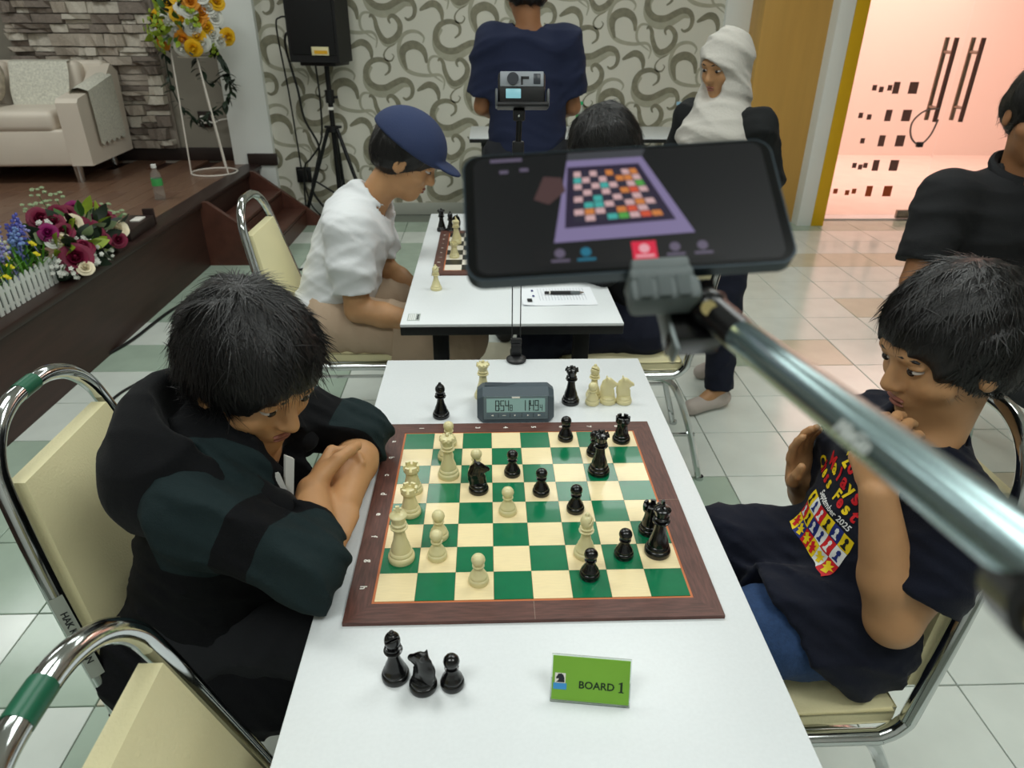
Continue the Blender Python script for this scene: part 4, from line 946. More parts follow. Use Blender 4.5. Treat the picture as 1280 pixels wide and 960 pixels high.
for u, v, y, zb in ((47, 242, 2.5, .1), (70, 248, 2.5, .1), (38, 262, 2.3, .1), (52, 259, 2.4, .1), (135, 260, 2.75, .1), (148, 270, 2.65, .1), (112, 272, 2.5, .1)):
    p = bpos(u, v, y); tag(put_dir('blossom_spray', SPP[rf.randrange(2)], bq_, p, (.3, -.3, 1), .9), kind='stuff')
    MB().tube([p, (p.x * .5, p.y * .8, .06)], .0018, 5).build('stem', m_leaf, bq_)
# picket planter with blue flowers
pk = thing('picket_planter', 'white picket fence planter of blue and yellow artificial flowers on the stage edge', 'planter', (-1.955, 1.72, SZ))
m_pick = M('picket_white', (220, 224, 218), .5)
def pickets(x, y0, y1):
    n = int((y1 - y0) / .034)
    for k in range(n + 1):
        y = y0 + k * (y1 - y0) / n
        MB().prism([(-.0105, 0), (.0105, 0), (.0105, .105), (0, .122), (-.0105, .105)], -.003, .003, Matrix(((0, 0, 1), (1, 0, 0), (0, 1, 0))), (x, y, 0)).build('picket', m_pick, pk)
    for z in (.022, .085): MB().box((x - .005, (y0 + y1) / 2, z), (.005, y1 - y0 + .02, .012), .001).build('rail', m_pick, pk)
pickets(.0, -.55, .36); pickets(-.16, -.55, .36)
for k in range(4): MB().box((-.04 - .04 * k, .362, .055), (.021, .006, .11), .001).build('picket', m_pick, pk)
MB().box((-.08, -.095, .03), (.15, .90, .05), .004).build('trough', m_leafd, pk)
grass = leaf_mesh(M('grass_green', (88, 148, 36), .5, noise=(20, .25)), .13, .006)
for k in range(220):
    y = rf.uniform(-.52, .36); d = V3((rf.uniform(-.6, .8), rf.uniform(-.6, .6), 1)).normalized(); s = rf.uniform(.7, 1.3); q = d.to_track_quat('X', 'Z').to_euler()
    put('grass_blade', grass, pk, (rf.uniform(-.14, -.02), y, rf.uniform(.05, .10)), q, (s, s, s))
def spike_mesh(m, seed):
    r = random.Random(seed); mb = MB(); mb.cyl((0, 0, -.12), (0, 0, 0), .002, n=5)
    for k in range(16):
        t = k / 16; a = k * 2.4; rr = .020 * (1 - .75 * t); mb.ell((math.cos(a) * rr, math.sin(a) * rr, .085 * t), (.010 - .005 * t, .010 - .005 * t, .007), None, 6, 4)
    return mb.mesh('flower_spike', m)
SPK = [spike_mesh(M(n, c, .6), i) for i, (n, c) in enumerate((('petal_lilac', (150, 146, 206)), ('petal_blue', (88, 92, 178)), ('petal_sky', (132, 160, 216)), ('petal_cream', (226, 226, 196))))]
YB = spray_mesh(M('petal_yellow', (232, 214, 40), .6), 33, 6, .022, .009)
for k in range(64):
    y = rf.uniform(-.50, .30); put_dir('flower_spike', SPK[rf.choice((0, 0, 1, 1, 2, 2, 3))], pk, (rf.uniform(-.15, -.02), y, rf.uniform(.15, .25)), (rf.uniform(-.3, .4), rf.uniform(-.3, .3), 1), rf.uniform(.8, 1.2))
for k in range(24):
    y = rf.uniform(-.5, .36); yb = put_dir('yellow_blossom', YB, pk, (rf.uniform(-.06, .02), y, rf.uniform(.11, .20)), (.7, -.5, .6), rf.uniform(.4, .6)); yb['kind'] = 'stuff'
# low dark box with a white strip
bx_ = thing('stage_box', 'low dark box with a small white strip beyond the rose bouquet', 'box', (-1.99, 2.86, SZ), .05)
MB().box((0, 0, .03), (.13, .34, .06), .006).build('body', M('box_dark', (46, 32, 30), .4), bx_); MB().box((.02, .06, .063), (.05, .09, .008), .002).build('white_strip', m_white_ink, bx_); MB().box((.03, .19, .045), (.06, .02, .09), .003).build('end_plate', MATS['box_dark'], bx_)
# water bottle on the stage
def bottle(label, loc, cap_c, s=1.0):
    b = thing('water_bottle', label, 'bottle', loc, 0, 'clear plastic water bottles'); m_pet = M('pet_plastic', (236, 240, 240), .08, trans=.9, ior=1.15, spec=.5)
    MB().lathe([(.028 * s, 0), (.031 * s, .004), (.031 * s, .05 * s), (.029 * s, .06 * s), (.031 * s, .07 * s), (.031 * s, .13 * s), (.026 * s, .155 * s), (.014 * s, .175 * s), (.013 * s, .19 * s)], 20).build('bottle_body', m_pet, b)
    MB().lathe([(.0318 * s, .085 * s), (.0318 * s, .125 * s), (.0317 * s, .126 * s), (.0317 * s, .0845 * s)], 20).build('paper_label', M('label_green', (70, 170, 90), .5), b)
    MB().lathe([(.0155 * s, .188 * s), (.0155 * s, .207 * s), (.012 * s, .209 * s)], 18).build('bottle_cap', M('cap_' + cap_c, {'white': (236, 236, 232), 'green': (40, 170, 110), 'blue': (150, 190, 214)}[cap_c], .4), b)
p = onz(201, 249, SZ); bottle('small clear water bottle with green label and white cap on the stage floor', (p.x, p.y, SZ), 'white', 1.05)
bottle('clear water bottle with green cap on the table by the wallpaper', (.605, 4.30, TZ), 'green', 1.05)
bottle('clear water bottle with pale cap on the table behind the person in the white headscarf', (1.30, 4.30, TZ), 'blue', 1.05)
# flower stand
FX, FY = -2.13, 4.57
fs_ = thing('flower_stand', 'white wire stand with a ball of yellow and white roses and trailing ivy', 'flower stand', (FX, FY, SZ))
m_wire = M('white_wire', (232, 224, 214), .4)
MB().tube([(math.cos(t) * .165, math.sin(t) * .165, .006) for t in np.linspace(0, 2 * PI, 33)[:-1]], .006, 8, closed=True).build('base_ring', m_wire, fs_)
MB().tube([(math.cos(t) * .10, math.sin(t) * .10, .80) for t in np.linspace(0, 2 * PI, 25)[:-1]], .005, 8, closed=True).build('top_ring', m_wire, fs_)
for a in (math.radians(195), math.radians(-35), math.radians(80)): MB().cyl((math.cos(a) * .165, math.sin(a) * .165, .006), (math.cos(a) * .10 - .04, math.sin(a) * .10, .84), .0055, n=8).build('wire_leg', m_wire, fs_)
bc = V3((-.01, 0, .985)); MB().ell(bc, (.12, .12, .10), n=20, m=12).build('foam_ball', m_leafd, fs_)
foliage(fs_, bc, (.22, .22, .19), 170, 'lllgd', (.8, 1.3), -.8)
for k, u, v in (('ylw', 222, 17), ('wht', 236, 12), ('org', 252, 15), ('ylw', 202, 31), ('wht', 214, 26), ('wht', 240, 34), ('ylw', 258, 34), ('wht', 194, 44), ('wht', 211, 46), ('org', 229, 49), ('wht', 253, 54), ('wht', 275, 50), ('ylw', 284, 46), ('org', 238, 2), ('wht', 205, 12), ('ylw', 222, -4), ('wht', 250, -6), ('wht', 268, 22), ('ylw', 270, 2), ('ylw', 230, 26), ('wht', 222, 38), ('org', 247, 24), ('wht', 228, 8), ('ylw', 246, 44), ('wht', 265, 42), ('ylw', 212, 4), ('wht', 260, 10), ('org', 204, 52), ('wht', 228, 60), ('ylw', 242, 60), ('ylw', 196, 22)):
    p = ony(u, v, FY - .16 + abs(u - 238) * .003) - V3((FX, FY, SZ)); d = p - bc; d.y -= .25; put_dir('rose', RO[k], fs_, p, d, .80)
for k in range(10):
    d = V3((rf.uniform(-1, 1), rf.uniform(-1, .1), rf.uniform(-.6, .9))).normalized(); tag(put_dir('lime_spray', SPG[k % 2], fs_, bc + V3((d.x * .23, d.y * .23, d.z * .19)), d, 1.3), kind='stuff')
def vine(pts, n):
    path = spline(pts, 8); MB().tube(path, .005, 6).build('ivy_stem', m_leafd, fs_)
    for k in range(n):
        p = path[int(k / n * (len(path) - 1))]; d = V3((rf.uniform(-1, 1), rf.uniform(-1, .4), rf.uniform(-1, .5))).normalized(); q = d.to_track_quat('X', 'Z').to_euler(); s = rf.uniform(.7, 1.2)
        put('leaf', LF['d'], fs_, p, q, (s, s, s))
pw = lambda u, v, y=FY: tuple(ony(u, v, y) - V3((FX, FY, SZ)))
vine([pw(246, 60), pw(250, 85), pw(262, 105), pw(278, 95), pw(287, 105), pw(286, 120), pw(275, 135), pw(258, 144), pw(248, 150)], 60)
vine([pw(205, 55), pw(208, 80), pw(215, 110), pw(228, 135), pw(245, 150), pw(256, 160)], 34)
vine([pw(270, 60), pw(282, 85), pw(288, 108)], 24)
pl_ = thing('wall_plug', 'white plug and grey cable in the wall socket behind the flower stand', 'plug', (-2.33, 5.11, .74))
MB().box((0, -.006, 0), (.10, .012, .12), .003).build('plate', MATS['dark_skirting'], pl_); MB().box((0, -.03, 0), (.05, .04, .06), .008).build('plug', m_white_ink, pl_); MB().tube(spline([(0.02, -.05, 0), (.08, -.06, -.02), (.14, -.05, 0), (.22, -.03, .01)], 6), .006, 8).build('lead', m_white_ink, pl_)
# ================================================================== PEOPLE
def n3(v): v = np.array(v, float); return v / np.linalg.norm(v)
def lerp(a, b, t): return np.array(a, float) * (1 - t) + np.array(b, float) * t
def folds(amp, fr, seed, dirn=None):
    r = np.random.RandomState(seed); ds = [n3(r.normal(size=3)) for _ in range(4)]; phs = r.uniform(0, 6, 8)
    if dirn is not None: ds = [n3(np.array(dirn) + .45 * d) for d in ds]
    def f(P):
        w_ = .35 * np.sin(P @ A(ds[1][::-1]) * fr * .45 + phs[4]) + .25 * np.sin(P @ A(ds[2][::-1]) * fr * .3 + phs[5])
        o = 0
        for k, d in enumerate(ds): o = o + (1 - np.abs(np.sin(P @ A(d) * fr * (.5 + .22 * k) + phs[k] + 2.2 * w_))) ** 2 / (1 + .3 * k)
        return (-amp * (o - 1.0)).astype(np.float32)
    return f
def sleeve(a, b, ra, rb, wall=.011, flat=None):
    """tapered tube of cloth with a clean open end at b"""
    a = np.array(a, float); b = np.array(b, float); d = n3(b - a)
    o = cap(a, b + d * .05, ra, rb + (rb - ra) * .05 / np.linalg.norm(b - a), flat); i = cap(b - d * .012, b + d * .06, max(.006, rb - wall), max(.006, rb - wall), flat); h = half(b, d)
    def f(P): return np.maximum(o.f(P), h.f(P))
    return Sh(f, o.lo, o.hi)
def folds2(amp, fr, seed, dirn=None):
    a, b = folds(amp, fr, seed, dirn), folds(amp * .38, fr * 2.3, seed + 50, dirn)
    return lambda P: a(P) + b(P)
class Head:
    def __init__(s, c, f, up, sc):
        s.c = np.array(c, float); s.f = n3(f); u = np.array(up, float); s.u = n3(u - s.f * (u @ s.f)); s.r = np.cross(s.f, s.u); s.s = sc; s.R = np.stack([s.f, s.r, s.u], 1)
    def P(s, x, y, z): return s.c + (s.f * x + s.r * y + s.u * z) * s.s
    def E(s, x, y, z, a, b, c): return ell(s.P(x, y, z), (a * s.s, b * s.s, c * s.s), s.R)
    def C(s, p, q, ra, rb, flat=None): return cap(s.P(*p), s.P(*q), ra * s.s, rb * s.s, flat)
    def prims(s):
        o = [('+', s.E(-.012, 0, .030, .096, .076, .086), .02), ('+', s.E(.028, 0, -.045, .060, .058, .072), .03), ('+', s.C((.066, 0, -.092), (.060, 0, -.098), .018, .018), .025),
             ('+', s.C((.080, -.03, .026), (.080, .03, .026), .012, .012), .015), ('+', s.C((.058, -.042, -.028), (.050, -.05, -.03), .020, .016), .02), ('+', s.C((.058, .042, -.028), (.050, .05, -.03), .020, .016), .02),
             ('-', s.E(.094, -.031, .004, .018, .017, .011), .010), ('-', s.E(.094, .031, .004, .018, .017, .011), .010),
             ('+', s.E(.0735, -.031, .0115, .0135, .0185, .0065), .004), ('+', s.E(.0735, .031, .0115, .0135, .0185, .0065), .004), ('+', s.C((.084, 0, .008), (.100, 0, -.026), .0075, .0125), .010), ('+', s.E(.092, -.011, -.031, .009, .008, .007), .006), ('+', s.E(.092, .011, -.031, .009, .008, .007), .006),
             ('+', s.E(.080, 0, -.060, .014, .022, .012), .010), ('-', s.E(.096, 0, -.060, .012, .022, .0013), .003),
             ('+', s.E(-.005, -.078, -.012, .020, .008, .031), .006), ('+', s.E(-.005, .078, -.012, .020, .008, .031), .006),
             ('-', s.E(.002, -.087, -.008, .010, .005, .018), .004), ('-', s.E(.002, .087, -.008, .010, .005, .018), .004)]
        return o
    def features(s, parent, brow_m):
        RM = Matrix([[float(x) for x in row] for row in s.R])
        for sd in (-1, 1):
            e = MB().ell(s.P(.0745, .031 * sd, .004), (.0120 * s.s, .0145 * s.s, .0054 * s.s), RM, 14, 8).build('eye', M('eye_white', (196, 188, 180), .25), parent)
            MB().ell(s.P(.0835, .031 * sd, .0025), (.0042 * s.s, .0078 * s.s, .0058 * s.s), RM, 12, 8).build('iris', M('iris', (34, 22, 16), .15), e)
            b = MB(); b.tube([s.P(.090 - .004 * k * k * .3, sd * (.013 + .0115 * k), .026 + .004 * k - .0016 * k * k) for k in range(4)], [.0028 * s.s, .004 * s.s, .0038 * s.s, .0016 * s.s], 6); b.build('eyebrow', brow_m, parent)
        MB().ell(s.P(.0905, 0, -.0555), (.0055 * s.s, .020 * s.s, .0042 * s.s), RM, 12, 6).ell(s.P(.0895, 0, -.0655), (.0060 * s.s, .017 * s.s, .0048 * s.s), RM, 12, 6).build('lips', M('lips', (150, 92, 78), .45), parent)
    def hair(s, parent, m, strands=2500, length=.035, fringe=.0, side=0.0, seed=1, h=.0045, thick=.0, low=-.055):
        pr = [('+', s.E(-.016, 0, .036, .110 + thick, .092 + thick, .098 + thick), 0), ('+', s.E(-.045, 0, -.010, .072, .082 + thick, .070), .03),
              ('-', s.E(.110, 0, -.052 - fringe, .075, .085, .090), .012), ('-', s.E(.030, -.105, -.070, .055, .045, .060), .010), ('-', s.E(.030, .105, -.070, .055, .045, .060), .010),
              ('-', half(s.P(-.05, 0, low), s.u), .012)]
        fz = folds(.004 * s.s, 95 / s.s, seed, s.u * .2 + s.r)
        vs, fs = sdf_mesh(pr, h * s.s, lambda P: fz(P))
        r = np.random.RandomState(seed); tri = vs[fs]; ctr = tri.mean(1); nrm = np.cross(tri[:, 2] - tri[:, 0], tri[:, 3] - tri[:, 1]); nrm /= np.linalg.norm(nrm, axis=1)[:, None] + 1e-9
        out = ((ctr - s.P(-.016, 0, .03)) * nrm).sum(1) > .05 * s.s; lc = (ctr - s.c) @ s.R / s.s; out &= ~((lc[:, 0] > .045) & (lc[:, 2] < .062)); pool = np.flatnonzero(out); pick = r.choice(pool, strands)
        crown = s.P(-.055, .01, .12); mb = MB(); V0 = []; F0 = []
        for k, i in enumerate(pick):
            p = ctr[i]; nn_ = nrm[i]; fl = p - crown; fl = fl - nn_ * (fl @ nn_); fl = fl / (np.linalg.norm(fl) + 1e-6) + r.normal(size=3) * .35; fl = n3(fl - nn_ * (fl @ nn_)); sd = np.cross(fl, nn_)
            L = length * s.s * r.uniform(.6, 1.3); lift = r.uniform(.02, .13); w_ = .0011 * s.s
            for j in range(4):
                t = j / 3; q = p + fl * L * t + nn_ * (lift * L * (t - .75 * t * t) + .0008) - s.u * .1 * L * t * t; ww = w_ * (1 - .85 * t); V0 += [q - sd * ww, q + sd * ww]
            b = k * 8; F0 += [(b, b + 1, b + 3, b + 2), (b + 2, b + 3, b + 5, b + 4), (b + 4, b + 5, b + 7, b + 6)]
        nv = len(vs); vs = np.concatenate([vs, np.array(V0)]); fs = np.concatenate([fs, np.array(F0) + nv])
        return put('hair', np_mesh('hair', vs, fs, m), parent)
def hand_prims(w_, d, n, side, s=1.0, curl=(.35, .4, .3), thumb=.5, spread=.0):
    """w_ wrist, d along the hand, n out of the palm, side towards the thumb"""
    w_ = np.array(w_, float); d = n3(d); n = np.array(n, float); n = n3(n - d * (n @ d)); sd = np.cross(d, n); sd = sd * np.sign(sd @ np.array(side, float))
    P = lambda a, b, c: w_ + (d * a + sd * b + n * c) * s
    o = [('+', cap(P(.0, 0, 0), P(.035, .004, .002), .023 * s, .030 * s, (n, .55)), .012), ('+', cap(P(.030, .016, .0), P(.078, .022, .0), .018 * s, .015 * s, (n, .68)), .014), ('+', cap(P(.030, -.016, .0), P(.074, -.022, .0), .018 * s, .014 * s, (n, .68)), .014), ('+', cap(P(.035, 0, .0), P(.080, 0, 0), .018 * s, .015 * s, (n, .66)), .014)]
    for k, (b, L, rr) in enumerate(((.0285, .070, .0090), (.0095, .078, .0092), (-.0095, .072, .0088), (-.0275, .056, .0078))):
        p = P(.078 - .004 * abs(k - 1.3), b, .0); a = 0.0; dr = d + sd * spread * (1.4 - k)
        for j, (q, cu) in enumerate(zip((.44, .31, .25), curl)):
            a += cu * (1 + .06 * k); v = n3(dr) * math.cos(a) + n * math.sin(a); e = p + v * L * q * s
            o.append(('+', cap(p, e, rr * (1 - .08 * j) * s, rr * (.94 - .08 * j) * s), .0035 * s)); p = e
    p = P(.018, .024, .006); v1 = n3(d * .62 + sd * .70 + n * .35); e = p + v1 * .034 * s; v2 = n3(d * .85 + sd * (.45 - thumb * .6) + n * (.2 + thumb * .4)); g = e + v2 * .030 * s; v3 = n3(d * .95 + sd * (.2 - thumb * .6) + n * (.15 + thumb * .4))
    o += [('+', cap(p, e, .0150 * s, .0112 * s), .012 * s), ('+', cap(e, g, .0108 * s, .0098 * s), .005 * s), ('+', cap(g, g + v3 * .024 * s, .0096 * s, .0080 * s), .004 * s)]
    return o
def human(name, label, J, skin, h=.005, sc=1.0, arm=(.042, .035, .033, .023), leg=(.075, .055, .05, .034), tf=.78):
    """one continuous body mesh under an Empty; J holds the joints in world space"""
    t = thing(name, label, 'person', (J['pelvis'][0], J['pelvis'][1], 0)); off_ = np.array([J['pelvis'][0], J['pelvis'][1], 0.0])
    for k in J:
        if k not in ('fw', 'hf', 'hu', 'hdL', 'hdR', 'hnL', 'hnR', 'hsL', 'hsR', 'curlL', 'curlR'): J[k] = np.array(J[k], float) - off_
    fw = n3(J['fw']); H = Head(J['head'], J['hf'], J['hu'], sc); s = sc; up = n3(J['chest'] - J['pelvis'])
    pr = [('+', cap(J['pelvis'], J['chest'], .120 * s, .118 * s, (fw, tf)), 0), ('+', cap(J['sL'], J['sR'], .045 * s, .045 * s), .05), ('+', cap(J['neck'], H.P(-.02, 0, -.05), .050 * s, .047 * s), .04)]
    pr += H.prims()
    for sd in 'LR':
        pr += [('+', cap(J['s' + sd], J['e' + sd], arm[0] * s, arm[1] * s), .03), ('+', cap(J['e' + sd], lerp(J['e' + sd], J['w' + sd], .35), arm[1] * s, arm[2] * 1.06 * s), .012), ('+', cap(lerp(J['e' + sd], J['w' + sd], .35), J['w' + sd], arm[2] * 1.06 * s, arm[3] * s), .012)]
        pr += [('+', cap(J['hip' + sd], J['k' + sd], leg[0] * s, leg[1] * s), .03), ('+', cap(J['k' + sd], J['a' + sd], leg[2] * s, leg[3] * s), .015), ('+', cap(J['a' + sd], J['t' + sd], .034 * s, .026 * s), .015)]
        pr += hand_prims(J['w' + sd], J['hd' + sd], J['hn' + sd], J['hs' + sd], s, J.get('curl' + sd, (.35, .4, .3)))
    sdf('body', pr, h, skin, t)
    return t, J, H
def trousers(t, J, m, sc, r=(.098, .078, .066, .056), h=.008, seed=4, to=.95, hr=.105):
    pr = [('+', cap(J['hipL'], J['hipR'], hr * sc, hr * sc), 0)]
    for sd in 'LR':
        pr += [('+', cap(J['hip' + sd], J['k' + sd], r[0] * sc, r[1] * sc), .03), ('+', sleeve(J['k' + sd], lerp(J['k' + sd], J['a' + sd], to), r[2] * 1.1 * sc, r[3] * sc), .02)]
    return sdf('trousers', pr, h, m, t, folds(.005, 60, seed))
def shoes(t, J, m, sc=1.0):
    for sd in 'LR':
        a, b = J['a' + sd].copy(), J['t' + sd].copy(); a[2] = .042; b[2] = .036; d = n3(b - a)
        sdf('shoe', [('+', cap(a - d * .03, b + d * .02, .044 * sc, .040 * sc), 0), ('+', cap(a, a + np.array([0, 0, .04]), .042 * sc, .040 * sc), .02), ('-', half((0, 0, .004), (0, 0, 1)), 0)], .008, m, t)
SK1 = M('skin_tan', (192, 143, 98), .5, noise=(30, .05), sss=.08); SK2 = M('skin_olive', (186, 140, 98), .5, noise=(30, .05), sss=.08); SK3 = M('skin_brown', (150, 104, 70), .5, noise=(30, .05), sss=.08)
m_hair = M('hair_black', (17, 15, 15), .42, bump=(400, .3), stretch=(1, 1, .2))
m_shoe = M('shoe_dark', (34, 34, 38), .6)

# ---------------- boy in the black hoodie
J = dict(pelvis=(-.585, .0, .575), chest=(-.475, -.005, .80), neck=(-.445, -.005, .875), head=(-.405, -.012, 1.000), fw=(.93, 0, -.2), hf=(.70, -.52, -.46), hu=(.40, -.25, .88),
         sL=(-.435, .145, .845), sR=(-.455, -.150, .845), eL=(-.290, .128, .784), eR=(-.305, -.205, .788), wL=(-.290, -.035, .778), wR=(-.338, -.035, .800),
         hdL=(-.18, -1, -.02), hnL=(-.25, .1, -1), hsL=(-1, 0, .2), hdR=(.10, 1, .06), hnR=(.9, -.1, -.4), hsR=(-.3, 0, 1), curlL=(.3, .3, .2), curlR=(.9, .9, .6),
         hipL=(-.55, .085, .555), hipR=(-.55, -.085, .555), kL=(-.21, .10, .535), kR=(-.21, -.10, .535), aL=(-.24, .11, .085), aR=(-.24, -.11, .085), tL=(-.13, .12, .03), tR=(-.13, -.12, .03))
t, J, H = human('person', 'boy in a black hooded sweatshirt with folded arms resting on the table', J, SK1, .0042, .96, arm=(.044, .038, .036, .026), tf=.5)
H.features(t, m_hair); H.hair(t, m_hair, 6000, .034, fringe=.0, seed=3, thick=.006, low=-.075)
m_hood = M('hoodie_black', (11, 12, 15), .92, bump=(420, .25), sheen=.04, spec=.25); m_hoodg = M('hoodie_green', (26, 44, 43), .92, bump=(420, .25), sheen=.04, spec=.25); m_cuff = M('cuff_black', (12, 14, 15), .9, bump=(300, .4))
fx = n3((.93, 0, -.2))
c0 = J['pelvis'] + np.array([0, 0, -.06]); c1_ = J['chest']
pr = [('+', cap(c0 + np.array([.02, 0, -.06]), c1_ + np.array([-.01, 0, -.02]), .172, .150, (fx, .86)), 0), ('+', cap(c0 + np.array([-.03, -.085, -.03]), c0 + np.array([.17, -.10, -.045]), .110, .105), .06), ('+', cap(c0 + np.array([-.03, .08, -.03]), c0 + np.array([.17, .09, -.045]), .105, .10), .06), ('+', cap(J['sL'] + np.array([-.01, -.02, 0]), J['sR'] + np.array([-.01, .02, 0]), .074, .074), .07),
      ('+', cap(J['neck'] + np.array([-.02, 0, -.03]), J['neck'] + np.array([.0, 0, .01]), .085, .080), .05)]
for sd in 'LR':
    e = J['e' + sd]; w_ = J['w' + sd]
    pr += [('+', cap(J['s' + sd], e + np.array([0, 0, .008]), .068, .050), .03)]
    if sd == 'R': pr += [('+', sleeve(e + np.array([0, 0, .004]), lerp(e, w_, .60), .050, .043), .03)]
    else: pr += [('+', sleeve(e + np.array([-.01, .025, .008]), lerp(e, w_, .18), .052, .049), .03)]
pr += [('-', cap(J['neck'] + np.array([.05, 0, -.05]), J['neck'] + np.array([.075, 0, .10]), .048, .075), .015), ('-', half((0, 0, .405), (0, 0, 1)), .01), ('-', half((0, 0, TZ + .004 - 0.0), (0, 0, 1)), .0)] if False else [('-', cap(J['neck'] + np.array([.06, 0, -.06]), J['neck'] + np.array([.075, 0, .10]), .045, .072), .015), ('-', half((0, 0, .41), (0, 0, 1)), .01), ('-', rbox((.285 + .585 + .0, -.035, .70), (.585, .62, .0405), None, .001), .002)]
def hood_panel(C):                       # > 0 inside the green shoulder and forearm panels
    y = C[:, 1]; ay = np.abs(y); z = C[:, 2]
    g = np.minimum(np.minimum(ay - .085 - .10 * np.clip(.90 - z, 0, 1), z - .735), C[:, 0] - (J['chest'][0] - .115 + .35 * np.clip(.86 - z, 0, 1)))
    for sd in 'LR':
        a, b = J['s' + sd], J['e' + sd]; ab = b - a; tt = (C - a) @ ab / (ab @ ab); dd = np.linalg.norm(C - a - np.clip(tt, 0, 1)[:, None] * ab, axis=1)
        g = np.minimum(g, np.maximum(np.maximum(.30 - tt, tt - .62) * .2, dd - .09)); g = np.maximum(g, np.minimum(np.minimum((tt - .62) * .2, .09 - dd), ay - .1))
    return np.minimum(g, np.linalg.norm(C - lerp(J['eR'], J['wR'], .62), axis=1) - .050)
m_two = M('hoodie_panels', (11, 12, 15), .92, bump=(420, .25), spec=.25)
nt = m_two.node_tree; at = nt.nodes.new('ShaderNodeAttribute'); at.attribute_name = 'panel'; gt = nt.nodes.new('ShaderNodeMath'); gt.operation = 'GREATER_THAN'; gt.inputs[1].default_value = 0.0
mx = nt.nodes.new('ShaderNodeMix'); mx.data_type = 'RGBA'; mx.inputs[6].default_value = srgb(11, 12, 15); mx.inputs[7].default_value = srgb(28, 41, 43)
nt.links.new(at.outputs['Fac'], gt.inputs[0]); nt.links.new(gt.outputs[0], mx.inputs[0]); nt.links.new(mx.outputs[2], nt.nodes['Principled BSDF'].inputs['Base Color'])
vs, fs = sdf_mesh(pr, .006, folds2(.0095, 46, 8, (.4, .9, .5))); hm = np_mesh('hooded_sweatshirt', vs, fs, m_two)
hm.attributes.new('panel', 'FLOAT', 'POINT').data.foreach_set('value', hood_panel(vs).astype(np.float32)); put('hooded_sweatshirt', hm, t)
nk = J['neck']; bk_ = np.array([-1.0, 0, 0])
hd = [('+', ell(nk + np.array([-.055, 0, .020]), (.125, .150, .088), Matrix.Rotation(.35, 3, 'Y')), 0), ('+', ell(nk + np.array([-.115, 0, -.025]), (.075, .120, .075)), .05),
      ('+', cap(nk + np.array([-.10, -.09, -.020]), nk + np.array([-.01, -.135, -.030]), .066, .058), .05), ('+', cap(nk + np.array([-.01, -.135, -.030]), nk + np.array([.075, -.100, -.055]), .055, .032), .03), ('+', cap(nk + np.array([-.10, .08, -.015]), nk + np.array([-.01, .125, -.020]), .058, .045), .05), ('+', cap(nk + np.array([-.01, .125, -.020]), nk + np.array([.07, .085, -.050]), .042, .026), .03),
      ('-', ell(nk + np.array([.02, 0, .085]), (.125, .112, .115), Matrix.Rotation(.35, 3, 'Y')), .02), ('-', half(nk + np.array([.095, 0, 0]), (-1, 0, -.35)), .02)]
sdf('hood', hd, .006, m_hood, t, folds(.005, 40, 5))
# white collar tabs of the shirt below: two flat folded strips
for pts, yy in ((((341, 590), (350, 592), (364, 624), (361, 634), (354, 628)), -.085), (((357, 570), (368, 574), (367, 628), (362, 634), (357, 606)), -.080)):
    q = [ony(u, v, yy) - V3((-.585, 0, 0)) for u, v in pts]; n_ = len(q)
    MB().add(q + [p + V3((-.004, .005, 0)) for p in q], [tuple(range(n_)), tuple(range(n_, 2 * n_))[::-1]] + [(k, (k + 1) % n_, n_ + (k + 1) % n_, n_ + k) for k in range(n_)]).build('collar_ribbon', M('ribbon_white', (214, 212, 206), .7), t, smooth=20)
trousers(t, J, M('trousers_black', (20, 22, 26), .9, bump=(300, .2)), .9); shoes(t, J, m_shoe, .9)

# ---------------- boy in the navy printed T-shirt
J = dict(pelvis=(.530, -.030, .575), chest=(.596, -.030, .772), neck=(.628, -.030, .872), head=(.618, -.028, 1.035), fw=(-.95, 0, .1), hf=(-.93, -.10, -.30), hu=(-.28, 0, .96),
         sL=(.622, -.165, .826), sR=(.622, .105, .826), eL=(.545, -.192, .660), eR=(.580, .150, .632), wL=(.492, -.150, .866), wR=(.525, .125, .690),
         hdL=(.10, .30, .95), hnL=(.75, .60, .1), hsL=(-.2, .8, -.2), hdR=(-.20, -.06, .97), hnR=(.55, -.85, .1), hsR=(-.9, .1, .2), curlL=(.55, .6, .4), curlR=(.18, .25, .18),
         hipL=(.530, -.115, .560), hipR=(.530, .055, .560), kL=(.205, -.13, .565), kR=(.205, .115, .565), aL=(.23, -.13, .085), aR=(.23, .12, .085), tL=(.12, -.14, .03), tR=(.12, .13, .03))
t, J, H = human('person', 'boy in a navy festival shirt and jeans with both hands raised before his chest', J, SK2, .0042, .95, arm=(.046, .040, .039, .026), leg=(.072, .058, .052, .036), tf=.52)
H.features(t, m_hair); H.hair(t, m_hair, 4800, .028, fringe=-.005, seed=6, thick=.004, low=-.068)
m_navy = M('tshirt_navy', (14, 18, 33), .9, spec=.3, bump=(420, .2), sheen=.05, noise=(5, .12))
fx = n3((-.95, 0, .1))
